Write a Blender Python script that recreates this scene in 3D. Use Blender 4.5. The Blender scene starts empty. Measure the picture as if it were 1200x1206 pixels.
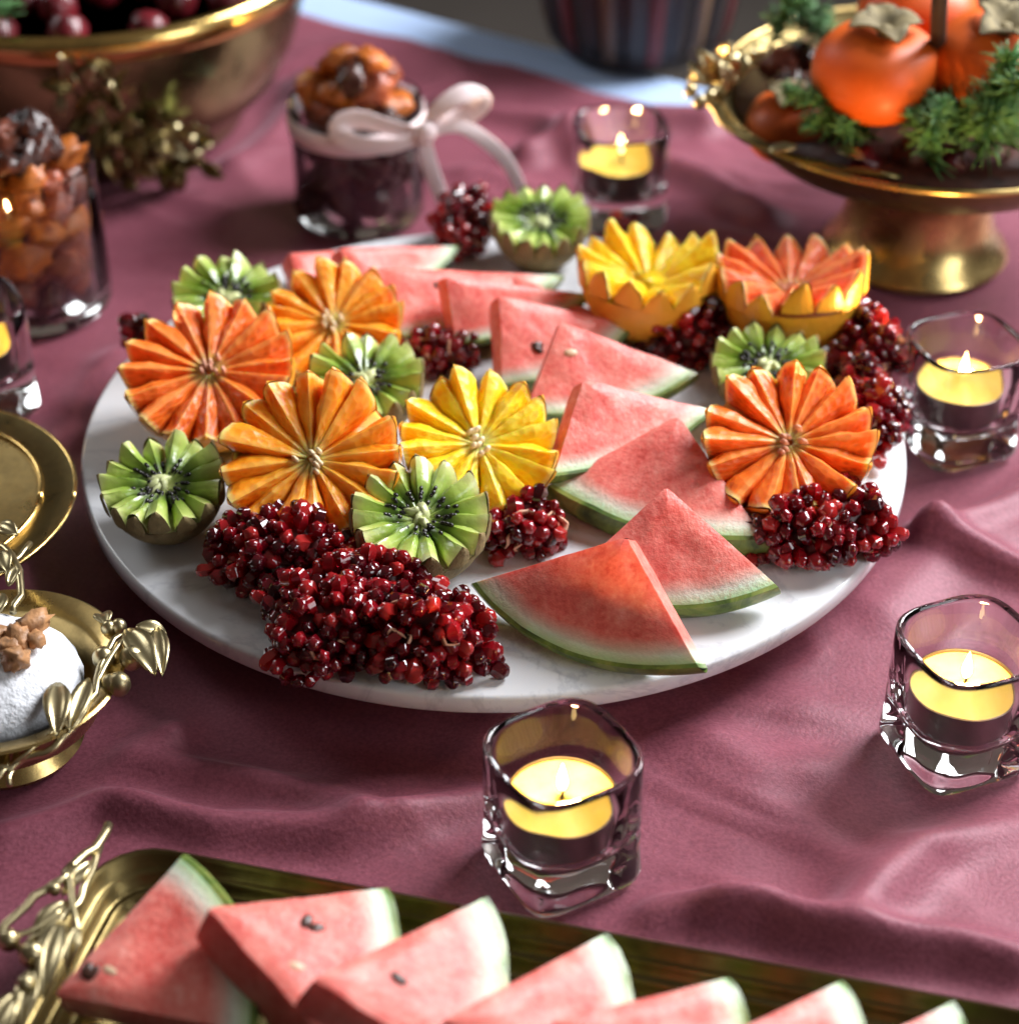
import bpy, math, random
from mathutils import Vector, Matrix, Quaternion, noise
R_ = math.radians
sc = bpy.context.scene
COL = sc.collection
rnd = random.Random(7)

# ------------------------------------------------------------------ camera
FPX = 2400.0                                   # focal length in photo pixels (1200 wide)
CAM = Vector((0.00657, -0.7257, 0.5198)); PITCH = R_(36.436)
FW = Vector((0, math.cos(PITCH), -math.sin(PITCH)))
UP = Vector((0, math.sin(PITCH), math.cos(PITCH)))
cd = bpy.data.cameras.new('camera'); cam = bpy.data.objects.new('camera', cd); COL.objects.link(cam)
cam.location = CAM; cam.rotation_euler = (math.pi/2 - PITCH, 0, 0)
cd.sensor_fit = 'HORIZONTAL'; cd.sensor_width = 36; cd.lens = 36*FPX/1200
cd.clip_start = 0.02; cd.clip_end = 50
cd.dof.use_dof = True; cd.dof.focus_distance = 0.755; cd.dof.aperture_fstop = 6.2
sc.camera = cam

def U(px, py, z):
    """photo pixel -> point on the horizontal plane at height z"""
    d = FW + Vector((1, 0, 0))*((px-600)/FPX) + UP*((603-py)/FPX)
    return CAM + d*((z-CAM.z)/d.z)

# ------------------------------------------------------------------ light
w = bpy.data.worlds.new('World'); sc.world = w; w.use_nodes = True
nt = w.node_tree; bg = nt.nodes['Background']
tc = nt.nodes.new('ShaderNodeTexCoord'); sp = nt.nodes.new('ShaderNodeSeparateXYZ')
rp = nt.nodes.new('ShaderNodeValToRGB')
nt.links.new(tc.outputs['Generated'], sp.inputs[0]); nt.links.new(sp.outputs['Z'], rp.inputs[0])
rp.color_ramp.elements[0].position = 0.0; rp.color_ramp.elements[0].color = (.05, .042, .038, 1)
rp.color_ramp.elements[1].position = 0.8; rp.color_ramp.elements[1].color = (.27, .225, .185, 1)
nt.links.new(rp.outputs[0], bg.inputs[0]); bg.inputs[1].default_value = .40

def area(name, loc, target, sx, sy, power, col):
    l = bpy.data.lights.new(name, 'AREA'); l.shape = 'RECTANGLE'; l.size = sx; l.size_y = sy
    l.energy = power; l.color = col
    o = bpy.data.objects.new(name, l); COL.objects.link(o); o.location = loc
    o.rotation_euler = (Vector(target)-Vector(loc)).to_track_quat('-Z', 'Y').to_euler()
    return o
area('window_light', (1.20, 0.72, 1.15), (0, 0, 0), .80, 1.0, 78, (.96, .97, 1.0))
area('far_window_light', (-1.5, 1.1, 1.1), (0, 0, 0), .5, .9, 8, (.95, .97, 1.0))

area('side_window_light', (1.35, -.95, .75), (0, 0, .02),   .6, .9, 9, (.92, .96, 1.0))

sc.view_settings.view_transform = 'Standard'; sc.view_settings.look = 'None'
sc.view_settings.exposure = 0.0; sc.view_settings.gamma = 1.0
sc.render.engine = 'CYCLES'
sc.cycles.use_denoising = True
sc.cycles.max_bounces = 11; sc.cycles.transmission_bounces = 9; sc.cycles.glossy_bounces = 5; sc.cycles.diffuse_bounces = 3
sc.cycles.caustics_refractive = True; sc.cycles.caustics_reflective = False
sc.cycles.blur_glossy = 1.0
sc.cycles.sample_clamp_indirect = 6.0

# ------------------------------------------------------------------ materials
def new_mat(name):
    m = bpy.data.materials.new(name); m.use_nodes = True
    n = m.node_tree.nodes; l = m.node_tree.links
    return m, n, l, n['Principled BSDF']
def ramp(n, stops, interp='LINEAR'):
    r = n.new('ShaderNodeValToRGB'); r.color_ramp.interpolation = interp
    e = r.color_ramp.elements
    while len(e) < len(stops): e.new(0.5)
    for k, (p, c) in enumerate(stops):
        e[k].position = p; e[k].color = (*c, 1)
    return r
def noise_node(n, l, scale, detail=3, rough=.5, coord='Object', dist=0):
    t = n.new('ShaderNodeTexCoord'); x = n.new('ShaderNodeTexNoise')
    x.inputs['Scale'].default_value = scale; x.inputs['Detail'].default_value = detail
    x.inputs['Roughness'].default_value = rough; x.inputs['Distortion'].default_value = dist
    l.new(t.outputs[coord], x.inputs['Vector']); return x
def bump(n, l, src, b, strength, dist=.001):
    bn = n.new('ShaderNodeBump'); bn.inputs['Strength'].default_value = strength; bn.inputs['Distance'].default_value = dist
    l.new(src, bn.inputs['Height']); l.new(bn.outputs[0], b.inputs['Normal']); return bn
def plain(name, col, rough=.5, metal=0, var=.15, scale=60, bstr=0, bscale=300, **kw):
    m, n, l, b = new_mat(name)
    x = noise_node(n, l, scale, 4)
    r = ramp(n, [(.3, tuple(c*(1-var) for c in col)), (.7, tuple(min(1, c*(1+var)) for c in col))])
    l.new(x.outputs['Fac'], r.inputs[0]); l.new(r.outputs[0], b.inputs['Base Color'])
    b.inputs['Roughness'].default_value = rough; b.inputs['Metallic'].default_value = metal
    if bstr:
        y = noise_node(n, l, bscale, 3); bump(n, l, y.outputs['Fac'], b, bstr)
    for k, v in kw.items(): b.inputs[k].default_value = v
    return m
def sss(b, wgt, rad, scale):
    b.inputs['Subsurface Weight'].default_value = wgt; b.inputs['Subsurface Radius'].default_value = rad
    b.inputs['Subsurface Scale'].default_value = scale
M = {}
# mauve cloth
m, n, l, b = new_mat('mauve_cloth'); M['cloth'] = m
x = noise_node(n, l, 11, 5, .6); x2 = noise_node(n, l, 620, 2, .6); x4 = noise_node(n, l, 34, 5, .62, dist=1.2)
mx = n.new('ShaderNodeMath'); mx.operation = 'MULTIPLY_ADD'; mx.inputs[1].default_value = .42; l.new(x2.outputs['Fac'], mx.inputs[0])
m2 = n.new('ShaderNodeMath'); m2.operation = 'MULTIPLY'; m2.inputs[1].default_value = .58; l.new(x.outputs['Fac'], m2.inputs[0]); l.new(m2.outputs[0], mx.inputs[2])
r = ramp(n, [(.34, (.145, .034, .052)), (.66, (.30, .088, .124))]); l.new(mx.outputs[0], r.inputs[0]); l.new(r.outputs[0], b.inputs['Base Color'])
b.inputs['Roughness'].default_value = .52; b.inputs['Sheen Weight'].default_value = .3; b.inputs['Sheen Roughness'].default_value = .35
b.inputs['Sheen Tint'].default_value = (1, .62, .74, 1); b.inputs['Specular IOR Level'].default_value = .42; b.inputs['Specular Tint'].default_value = (1, .7, .78, 1)
ad = n.new('ShaderNodeMath'); ad.operation = 'MULTIPLY_ADD'; ad.inputs[1].default_value = .9; l.new(x4.outputs['Fac'], ad.inputs[0]); l.new(x2.outputs['Fac'], ad.inputs[2])
rg_ = noise_node(n, l, 7.5, 3.0, .5, dist=.5); rg_.noise_type = 'RIDGED_MULTIFRACTAL'
bb_ = n.new('ShaderNodeBump'); bb_.inputs['Strength'].default_value = .5; bb_.inputs['Distance'].default_value = .0045; l.new(rg_.outputs['Fac'], bb_.inputs['Height'])
bn_ = bump(n, l, ad.outputs[0], b, .2, .0010); l.new(bb_.outputs[0], bn_.inputs['Normal'])
M['white_cloth'] = plain('white_cloth', (.42, .56, .82), .8, var=.08, scale=12, bstr=.2, bscale=500)
# marble
m, n, l, b = new_mat('white_marble'); M['marble'] = m
x = noise_node(n, l, 9, 6, .62, dist=1.6)
r = ramp(n, [(.30, (.80, .82, .85)), (.47, (.80, .82, .85)), (.50, (.66, .68, .72)), (.53, (.79, .81, .84)), (.8, (.83, .84, .86))])
l.new(x.outputs['Fac'], r.inputs[0]); l.new(r.outputs[0], b.inputs['Base Color']); b.inputs['Roughness'].default_value = .16
# brass
def brass(name, col, rough):
    m, n, l, b = new_mat(name)
    x = noise_node(n, l, 55, 5, .6)
    r = ramp(n, [(.28, tuple(c*.55 for c in col)), (.52, col), (.8, tuple(min(1, c*1.15) for c in col))])
    l.new(x.outputs['Fac'], r.inputs[0]); l.new(r.outputs[0], b.inputs['Base Color'])
    b.inputs['Metallic'].default_value = 1
    rr = ramp(n, [(.3, (rough*1.7,)*3), (.7, (rough,)*3)]); l.new(x.outputs['Fac'], rr.inputs[0]); l.new(rr.outputs[0], b.inputs['Roughness'])
    y = noise_node(n, l, 160, 3); bump(n, l, y.outputs['Fac'], b, .12, .001)
    return m
M['brass'] = brass('aged_brass', (.60, .43, .17), .22)
M['brass_dark'] = brass('dark_brass', (.20, .15, .06), .25)
M['brass_pale'] = brass('pale_brass', (.52, .44, .25), .25)
M['brass_green'] = brass('green_brass', (.33, .38, .17), .18)
M['gold'] = brass('gold_rim', (.85, .58, .20), .16)
# glass
m, n, l, b = new_mat('clear_glass'); M['glass'] = m
b.inputs['Base Color'].default_value = (.97, .985, .98, 1); b.inputs['Transmission Weight'].default_value = 1
b.inputs['Roughness'].default_value = .0; b.inputs['IOR'].default_value = 1.48
# wax, flame
m, n, l, b = new_mat('candle_wax'); M['wax'] = m
x = noise_node(n, l, 90, 3)
r = ramp(n, [(.3, (.80, .55, .11)), (.7, (.90, .68, .18))]); l.new(x.outputs['Fac'], r.inputs[0]); l.new(r.outputs[0], b.inputs['Base Color'])
b.inputs['Roughness'].default_value = .25
sss(b, .5, (1.0, .7, .3), .006)
M['tin'] = plain('tealight_tin', (.13, .11, .10), .4, 1, .2, 80)
M['wick'] = plain('wick', (.04, .03, .03), .9)
m, n, l, b = new_mat('flame'); M['flame'] = m
b.inputs['Base Color'].default_value = (0, 0, 0, 1)
b.inputs['Emission Color'].default_value = (1, .66, .25, 1); b.inputs['Emission Strength'].default_value = 14
# citrus flesh: colour from distance to the fruit's axis (object coordinates share the fruit centre)
def radial(n, l, jitter=.05, nscale=90):
    t = n.new('ShaderNodeTexCoord'); s = n.new('ShaderNodeSeparateXYZ'); l.new(t.outputs['Object'], s.inputs[0])
    c = n.new('ShaderNodeCombineXYZ'); l.new(s.outputs['X'], c.inputs[0]); l.new(s.outputs['Y'], c.inputs[1])
    ln = n.new('ShaderNodeVectorMath'); ln.operation = 'LENGTH'; l.new(c.outputs[0], ln.inputs[0])
    nz = n.new('ShaderNodeTexNoise'); nz.inputs['Scale'].default_value = nscale; nz.inputs['Detail'].default_value = 3
    l.new(t.outputs['Object'], nz.inputs['Vector'])
    a = n.new('ShaderNodeMath'); a.operation = 'MULTIPLY_ADD'; a.inputs[1].default_value = jitter; l.new(nz.outputs['Fac'], a.inputs[0]); l.new(ln.outputs['Value'], a.inputs[2])
    return t, a.outputs[0]
def citrus(name, deep, bright, pith):
    m, n, l, b = new_mat(name)
    t, rad = radial(n, l, .006, 160)
    # pulp cells, long along the petal
    uvc = n.new('ShaderNodeUVMap'); uvc.uv_map = 'UVMap'; oi = n.new('ShaderNodeObjectInfo')
    mp = n.new('ShaderNodeMapping'); mp.inputs['Scale'].default_value = (8, 7, 1); l.new(uvc.outputs[0], mp.inputs[0])
    av = n.new('ShaderNodeVectorMath'); l.new(mp.outputs[0], av.inputs[0])
    mo = n.new('ShaderNodeMath'); mo.operation = 'MULTIPLY'; mo.inputs[1].default_value = 40; l.new(oi.outputs['Random'], mo.inputs[0]); l.new(mo.outputs[0], av.inputs[1])
    nz = n.new('ShaderNodeTexVoronoi'); nz.inputs['Scale'].default_value = 1.0; l.new(av.outputs[0], nz.inputs['Vector'])
    ob = n.new('ShaderNodeTexNoise'); ob.inputs['Scale'].default_value = 90; ob.inputs['Detail'].default_value = 3; l.new(t.outputs['Object'], ob.inputs['Vector'])
    cm = n.new('ShaderNodeMath'); cm.operation = 'MULTIPLY_ADD'; cm.inputs[1].default_value = .38; l.new(nz.outputs['Distance'], cm.inputs[0])
    c2_ = n.new('ShaderNodeMath'); c2_.operation = 'MULTIPLY'; c2_.inputs[1].default_value = .80; l.new(ob.outputs['Fac'], c2_.inputs[0]); l.new(c2_.outputs[0], cm.inputs[2])
    r = ramp(n, [(.30, deep), (.55, bright), (.82, tuple(min(1, c*1.2+.02) for c in bright))]); l.new(cm.outputs[0], r.inputs[0])
    # pith at the heart and at the rind; radius 1 unit = 0.04 m
    sc_ = n.new('ShaderNodeMath'); sc_.operation = 'MULTIPLY'; sc_.inputs[1].default_value = 1/.04; l.new(rad, sc_.inputs[0])
    f = ramp(n, [(.08, (.9,)*3), (.24, (0,)*3), (.92, (0,)*3), (.975, (.9,)*3)])
    uv0 = n.new('ShaderNodeUVMap'); uv0.uv_map = 'UVMap'; ux = n.new('ShaderNodeSeparateXYZ'); l.new(uv0.outputs[0], ux.inputs[0]); l.new(ux.outputs['X'], f.inputs[0])
    mix = n.new('ShaderNodeMix'); mix.data_type = 'RGBA'; l.new(f.outputs[0], mix.inputs[0]); l.new(r.outputs[0], mix.inputs[6]); mix.inputs[7].default_value = (*pith, 1)
    uvn = n.new('ShaderNodeUVMap'); uvn.uv_map = 'UVMap'; us = n.new('ShaderNodeSeparateXYZ'); l.new(uvn.outputs[0], us.inputs[0])
    ua = n.new('ShaderNodeMath'); ua.operation = 'MULTIPLY_ADD'; ua.inputs[1].default_value = .06; l.new(ob.outputs['Fac'], ua.inputs[0]); l.new(us.outputs['Y'], ua.inputs[2])
    uf = ramp(n, [(.955, (0,)*3), (.985, (.22,)*3)]); l.new(ua.outputs[0], uf.inputs[0])
    mi2 = n.new('ShaderNodeMix'); mi2.data_type = 'RGBA'; l.new(uf.outputs[0], mi2.inputs[0]); l.new(mix.outputs[2], mi2.inputs[6]); mi2.inputs[7].default_value = (*pith, 1)
    l.new(mi2.outputs[2], b.inputs['Base Color'])
    b.inputs['Roughness'].default_value = .36; b.inputs['Specular IOR Level'].default_value = .3
    sss(b, .6, (1, .40, .08), .007)
    bn_ = bump(n, l, nz.outputs['Distance'], b, .55, .0010); bn_.invert = True
    return m
M['fl_orange'] = citrus('orange_flesh', (.78, .105, .002), (.97, .29, .010), (.96, .66, .22))
M['fl_yellow'] = citrus('yellow_orange_flesh', (.92, .36, .003), (.98, .56, .010), (.96, .78, .22))
M['fl_blood'] = citrus('blood_orange_flesh', (.38, .025, .012), (.78, .15, .04), (.93, .62, .26))
M['fl_rust'] = citrus('rust_orange_flesh', (.42, .038, .006), (.84, .16, .014), (.94, .62, .22))
def peel(name, col):
    m, n, l, b = new_mat(name)
    v = n.new('ShaderNodeTexVoronoi'); v.inputs['Scale'].default_value = 520
    t = n.new('ShaderNodeTexCoord'); l.new(t.outputs['Object'], v.inputs['Vector'])
    x = noise_node(n, l, 45, 3)
    r = ramp(n, [(.3, tuple(c*.8 for c in col)), (.7, col)]); l.new(x.outputs['Fac'], r.inputs[0]); l.new(r.outputs[0], b.inputs['Base Color'])
    b.inputs['Roughness'].default_value = .35; bump(n, l, v.outputs['Distance'], b, .25, .0006)
    return m
M['pe_orange'] = peel('orange_peel', (.90, .36, .03))
M['pe_yellow'] = peel('yellow_orange_peel', (.93, .47, .04))
# kiwi
m, n, l, b = new_mat('kiwi_flesh'); M['kiwi'] = m
t, rad = radial(n, l, .004, 200)
s_ = n.new('ShaderNodeMath'); s_.operation = 'MULTIPLY'; s_.inputs[1].default_value = 1/.03; l.new(rad, s_.inputs[0])
r = ramp(n, [(.10, (.72, .76, .42)), (.24, (.30, .38, .10)), (.40, (.09, .16, .025)), (.56, (.25, .37, .05)), (.78, (.47, .57, .15)), (.95, (.72, .72, .36))])
l.new(s_.outputs[0], r.inputs[0]); l.new(r.outputs[0], b.inputs['Base Color']); b.inputs['Roughness'].default_value = .28
sss(b, .2, (.5, 1, .2), .003); b.inputs['Coat Weight'].default_value = .25
x = noise_node(n, l, 300, 3); bump(n, l, x.outputs['Fac'], b, .4, .001)
M['kiwi_core'] = plain('kiwi_core', (.58, .62, .30), .4, var=.12, scale=200)
M['kiwi_skin'] = plain('kiwi_skin', (.20, .15, .06), .8, var=.35, scale=140, bstr=.6, bscale=700)
M['seed'] = plain('black_seed', (.012, .009, .008), .25)
# pomegranate
m, n, l, b = new_mat('pomegranate_aril'); M['aril'] = m
oi = n.new('ShaderNodeObjectInfo')
r = ramp(n, [(0, (.07, .002, .007)), (.45, (.24, .004, .012)), (.8, (.48, .010, .020)), (1, (.72, .045, .04))])
l.new(oi.outputs['Random'], r.inputs[0]); l.new(r.outputs[0], b.inputs['Base Color'])
b.inputs['Roughness'].default_value = .07; b.inputs['IOR'].default_value = 1.45
b.inputs['Transmission Weight'].default_value = .5
sss(b, .2, (1, .08, .08), .003)
b.inputs['Coat Weight'].default_value = .6; b.inputs['Coat Roughness'].default_value = .06
M['membrane'] = plain('pomegranate_membrane', (.62, .34, .22), .55, var=.3, scale=120)
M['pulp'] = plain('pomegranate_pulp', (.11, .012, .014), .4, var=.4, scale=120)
# watermelon: uv.x runs from the heart (0) to the skin (1)
m, n, l, b = new_mat('watermelon_flesh'); M['melon'] = m
uv = n.new('ShaderNodeUVMap'); uv.uv_map = 'UVMap'; s = n.new('ShaderNodeSeparateXYZ'); l.new(uv.outputs[0], s.inputs[0])
x = noise_node(n, l, 75, 5, .65); x3 = noise_node(n, l, 30, 3)
a = n.new('ShaderNodeMath'); a.operation = 'MULTIPLY_ADD'; a.inputs[1].default_value = .10; l.new(x3.outputs['Fac'], a.inputs[0]); l.new(s.outputs['X'], a.inputs[2])
r = ramp(n, [(.0, (0,)*3), (.82, (0,)*3), (.90, (.6,)*3), (.955, (1,)*3)]); l.new(a.outputs[0], r.inputs[0])
xg = noise_node(n, l, 420, 2, .6); xm = n.new('ShaderNodeMath'); xm.operation = 'MULTIPLY_ADD'; xm.inputs[1].default_value = .36; l.new(xg.outputs['Fac'], xm.inputs[0])
xh = n.new('ShaderNodeMath'); xh.operation = 'MULTIPLY'; xh.inputs[1].default_value = .64; l.new(x.outputs['Fac'], xh.inputs[0]); l.new(xh.outputs[0], xm.inputs[2])
fl = ramp(n, [(.30, (.62, .065, .055)), (.44, (.79, .17, .14)), (.58, (.86, .27, .22)), (.72, (.92, .46, .39))]); l.new(xm.outputs[0], fl.inputs[0])
rd = ramp(n, [(.84, (.80, .62, .52)), (.90, (.72, .74, .60)), (.962, (.50, .66, .36))]); l.new(s.outputs['X'], rd.inputs[0])
mix = n.new('ShaderNodeMix'); mix.data_type = 'RGBA'; l.new(r.outputs[0], mix.inputs[0]); l.new(fl.outputs[0], mix.inputs[6]); l.new(rd.outputs[0], mix.inputs[7])
l.new(mix.outputs[2], b.inputs['Base Color']); b.inputs['Roughness'].default_value = .36; b.inputs['Specular IOR Level'].default_value = .32
sss(b, .4, (1, .25, .2), .006); 
y = noise_node(n, l, 480, 3, .7); bump(n, l, y.outputs['Fac'], b, .45, .0010)
m, n, l, b = new_mat('watermelon_skin'); M['skin'] = m
x = noise_node(n, l, 60, 4, .6, dist=1)
r = ramp(n, [(.35, (.035, .075, .018)), (.52, (.16, .25, .05)), (.7, (.36, .38, .10))]); l.new(x.outputs['Fac'], r.inputs[0]); l.new(r.outputs[0], b.inputs['Base Color'])
b.inputs['Roughness'].default_value = .35
M['brown_seed'] = plain('brown_seed', (.06, .022, .014), .3)
M['pale_seed'] = plain('pale_seed', (.75, .52, .34), .35)
# dried fruit and the rest
def fruit(name, a_, b_, rough, bs=.6):
    m, n, l, b = new_mat(name)
    x = noise_node(n, l, 130, 4, .6); oi = n.new('ShaderNodeObjectInfo')
    r = ramp(n, [(.3, a_), (.7, b_)]); l.new(x.outputs['Fac'], r.inputs[0])
    hs = n.new('ShaderNodeHueSaturation'); mm = n.new('ShaderNodeMath'); mm.operation = 'MULTIPLY_ADD'; mm.inputs[1].default_value = .7; mm.inputs[2].default_value = .65
    l.new(oi.outputs['Random'], mm.inputs[0]); l.new(mm.outputs[0], hs.inputs['Value']); l.new(r.outputs[0], hs.inputs['Color'])
    l.new(hs.outputs[0], b.inputs['Base Color']); b.inputs['Roughness'].default_value = rough
    bump(n, l, x.outputs['Fac'], b, bs, .003); return m
M['apricot'] = fruit('dried_apricot', (.30, .065, .010), (.62, .19, .03), .32)
M['date'] = fruit('dried_date', (.025, .008, .006), (.09, .025, .015), .25)
M['rosy'] = fruit('dried_rosy_fruit', (.17, .032, .018), (.42, .12, .06), .32)
M['berry'] = fruit('dark_red_berry', (.06, .004, .007), (.17, .012, .018), .3, .3)
M['ribbon'] = plain('pink_ribbon', (.90, .76, .77), .45, var=.05, scale=40)
M['persimmon'] = plain('persimmon_skin', (.78, .125, .008), .52, var=.22, scale=22, **{'Coat Weight': .12, 'Coat Roughness': .3})
M['bed'] = plain('dark_fruit_bed', (.09, .022, .012), .5, var=.5, scale=90, bstr=.8, bscale=120)
M['calyx'] = plain('dry_calyx', (.20, .16, .08), .8, var=.5, scale=150)
M['needle'] = plain('green_needles', (.10, .25, .08), .5, var=.5, scale=90)
M['twig'] = plain('dark_twig', (.03, .016, .014), .7)
M['sugar'] = plain('icing_sugar', (.80, .82, .86), .9, var=.12, scale=160, bstr=1.0, bscale=420)
M['walnut'] = plain('walnut', (.42, .21, .09), .5, var=.45, scale=150, bstr=.9, bscale=260)
M['dark_bowl'] = plain('dark_wood', (.030, .020, .018), .5, var=.5, scale=30)
M['red_stave'] = plain('red_wood', (.13, .022, .022), .5, var=.3, scale=40)
M['tan_stave'] = plain('tan_wood', (.13, .075, .045), .5, var=.3, scale=40)
M['floor'] = plain('grey_floor', (.125, .108, .095), .8, var=.2, scale=3)
M['porcelain'] = plain('porcelain', (.62, .60, .58), .25, var=.05)

# ------------------------------------------------------------------ mesh helpers
class MB:
    def __init__(s): s.v = []; s.f = []; s.m = []; s.uv = {}
    def add(s, vs, fs, mi=0, uvs=None):
        o = len(s.v); s.v += [tuple(p) for p in vs]
        if uvs:
            for k, q in enumerate(uvs): s.uv[o+k] = q
        for f in fs: s.f.append([o+i for i in f]); s.m.append(mi)
        return s
    def rings(s, rings, close_ends=(True, True), mi=0, wrap=True):
        nv = len(rings[0]); vs = [p for r in rings for p in r]; fs = []
        for i in range(len(rings)-1):
            for j in range(nv if wrap else nv-1):
                k = (j+1) % nv
                fs.append((i*nv+j, i*nv+k, (i+1)*nv+k, (i+1)*nv+j))
        if close_ends[0]: fs.append(tuple(reversed(range(nv))))
        if close_ends[1]: fs.append(tuple((len(rings)-1)*nv+j for j in range(nv)))
        return s.add(vs, fs, mi)
    def lathe(s, prof, n=40, mi=0, c=(0, 0, 0)):
        rr = [[(c[0]+max(r, 1e-5)*math.cos(2*math.pi*j/n), c[1]+max(r, 1e-5)*math.sin(2*math.pi*j/n), c[2]+z) for j in range(n)] for r, z in prof]
        return s.rings(rr, (True, True), mi)
    def tube(s, pts, rad, n=7, mi=0):
        pts = [Vector(p) for p in pts]
        if not hasattr(rad, '__len__'): rad = [rad]*len(pts)
        rr = []; prev = None
        for i, p in enumerate(pts):
            t = (pts[min(i+1, len(pts)-1)]-pts[max(i-1, 0)]).normalized()
            if prev is None:
                a_ = t.orthogonal().normalized()
            else:
                a_ = (prev - t*prev.dot(t)).normalized()
            prev = a_; b_ = t.cross(a_)
            rr.append([p+(a_*math.cos(2*math.pi*j/n)+b_*math.sin(2*math.pi*j/n))*rad[i] for j in range(n)])
        return s.rings(rr, (True, True), mi)
    def ball(s, c, rx, ry=None, rz=None, nu=12, nv=8, mi=0, amp=0, freq=60, seed=0, rot=None):
        ry = ry or rx; rz = rz or rx; rr = []
        for i in range(nv+1):
            th = math.pi*i/nv; ring = []
            for j in range(nu):
                ph = 2*math.pi*j/nu
                d = Vector((max(math.sin(th), .02)*math.cos(ph), max(math.sin(th), .02)*math.sin(ph), -math.cos(th)))
                k = 1 + (amp*noise.noise(d*freq+Vector((seed*7.3, seed*3.1, seed))) if amp else 0)
                p = Vector((d.x*rx*k, d.y*ry*k, d.z*rz*k))
                if rot: p = rot @ p
                ring.append(p+Vector(c))
            rr.append(ring)
        return s.rings(rr, (True, True), mi)
    def sheet(s, grid, th, mi=0):
        """grid[i][j] of points -> closed thin sheet with thickness th along z-ish normals"""
        a = len(grid); c = len(grid[0]); g = [[Vector(p) for p in row] for row in grid]
        nrm = [[None]*c for _ in range(a)]
        for i in range(a):
            for j in range(c):
                du = g[min(i+1, a-1)][j]-g[max(i-1, 0)][j]; dv = g[i][min(j+1, c-1)]-g[i][max(j-1, 0)]
                nn = du.cross(dv); nrm[i][j] = nn.normalized() if nn.length > 1e-12 else Vector((0, 0, 1))
        top = [g[i][j]+nrm[i][j]*th/2 for i in range(a) for j in range(c)]
        bot = [g[i][j]-nrm[i][j]*th/2 for i in range(a) for j in range(c)]
        N = a*c; fs = []
        for i in range(a-1):
            for j in range(c-1):
                q = (i*c+j, (i+1)*c+j, (i+1)*c+j+1, i*c+j+1)
                fs.append(q); fs.append(tuple(N+k for k in reversed(q)))
        brd = [(0, j) for j in range(c)]+[(i, c-1) for i in range(1, a)]+[(a-1, j) for j in range(c-2, -1, -1)]+[(i, 0) for i in range(a-2, 0, -1)]
        for k in range(len(brd)):
            p = brd[k]; q = brd[(k+1) % len(brd)]; i0 = p[0]*c+p[1]; i1 = q[0]*c+q[1]
            fs.append((i0, i1, N+i1, N+i0))
        return s.add(top+bot, fs, mi)
    def mesh(s, name, mats, smooth=True, sharp=None):
        me = bpy.data.meshes.new(name); me.from_pydata(s.v, [], s.f)
        for m in (mats if isinstance(mats, (list, tuple)) else [mats]): me.materials.append(M[m])
        me.polygons.foreach_set('material_index', s.m)
        me.polygons.foreach_set('use_smooth', [smooth]*len(s.f))
        if s.uv:
            u = me.uv_layers.new(name='UVMap')
            for lp in me.loops: u.data[lp.index].uv = s.uv.get(lp.vertex_index, (0, 0))
        if sharp is not None and smooth: me.set_sharp_from_angle(angle=R_(sharp))
        me.update(); return me
    def obj(s, name, mats, parent=None, smooth=True, sharp=None):
        return put(name, s.mesh(name, mats, smooth, sharp), parent)
def put(name, me, parent=None, loc=None, rot=None, scale=None):
    o = bpy.data.objects.new(name, me); COL.objects.link(o)
    if parent: o.parent = parent
    if loc is not None: o.location = loc
    if rot is not None: o.rotation_euler = rot
    if scale is not None: o.scale = scale
    return o
def tag(o, label, cat, group=None):
    o['label'] = label; o['category'] = cat
    if group: o['group'] = group
    return o
def thing(name, label, cat, loc=(0, 0, 0), rot=(0, 0, 0), group=None):
    o = bpy.data.objects.new(name, None); COL.objects.link(o); o.empty_display_size = .02
    o.location = loc; o.rotation_euler = rot
    return tag(o, label, cat, group)
def frame(axis, spin=0):
    q = Vector((0, 0, 1)).rotation_difference(Vector(axis)) @ Quaternion((0, 0, 1), spin)
    return q.to_euler()
def tilt(t, az):
    t = R_(t); az = R_(az); return Vector((math.sin(t)*math.cos(az), math.sin(t)*math.sin(az), math.cos(t)))

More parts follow.
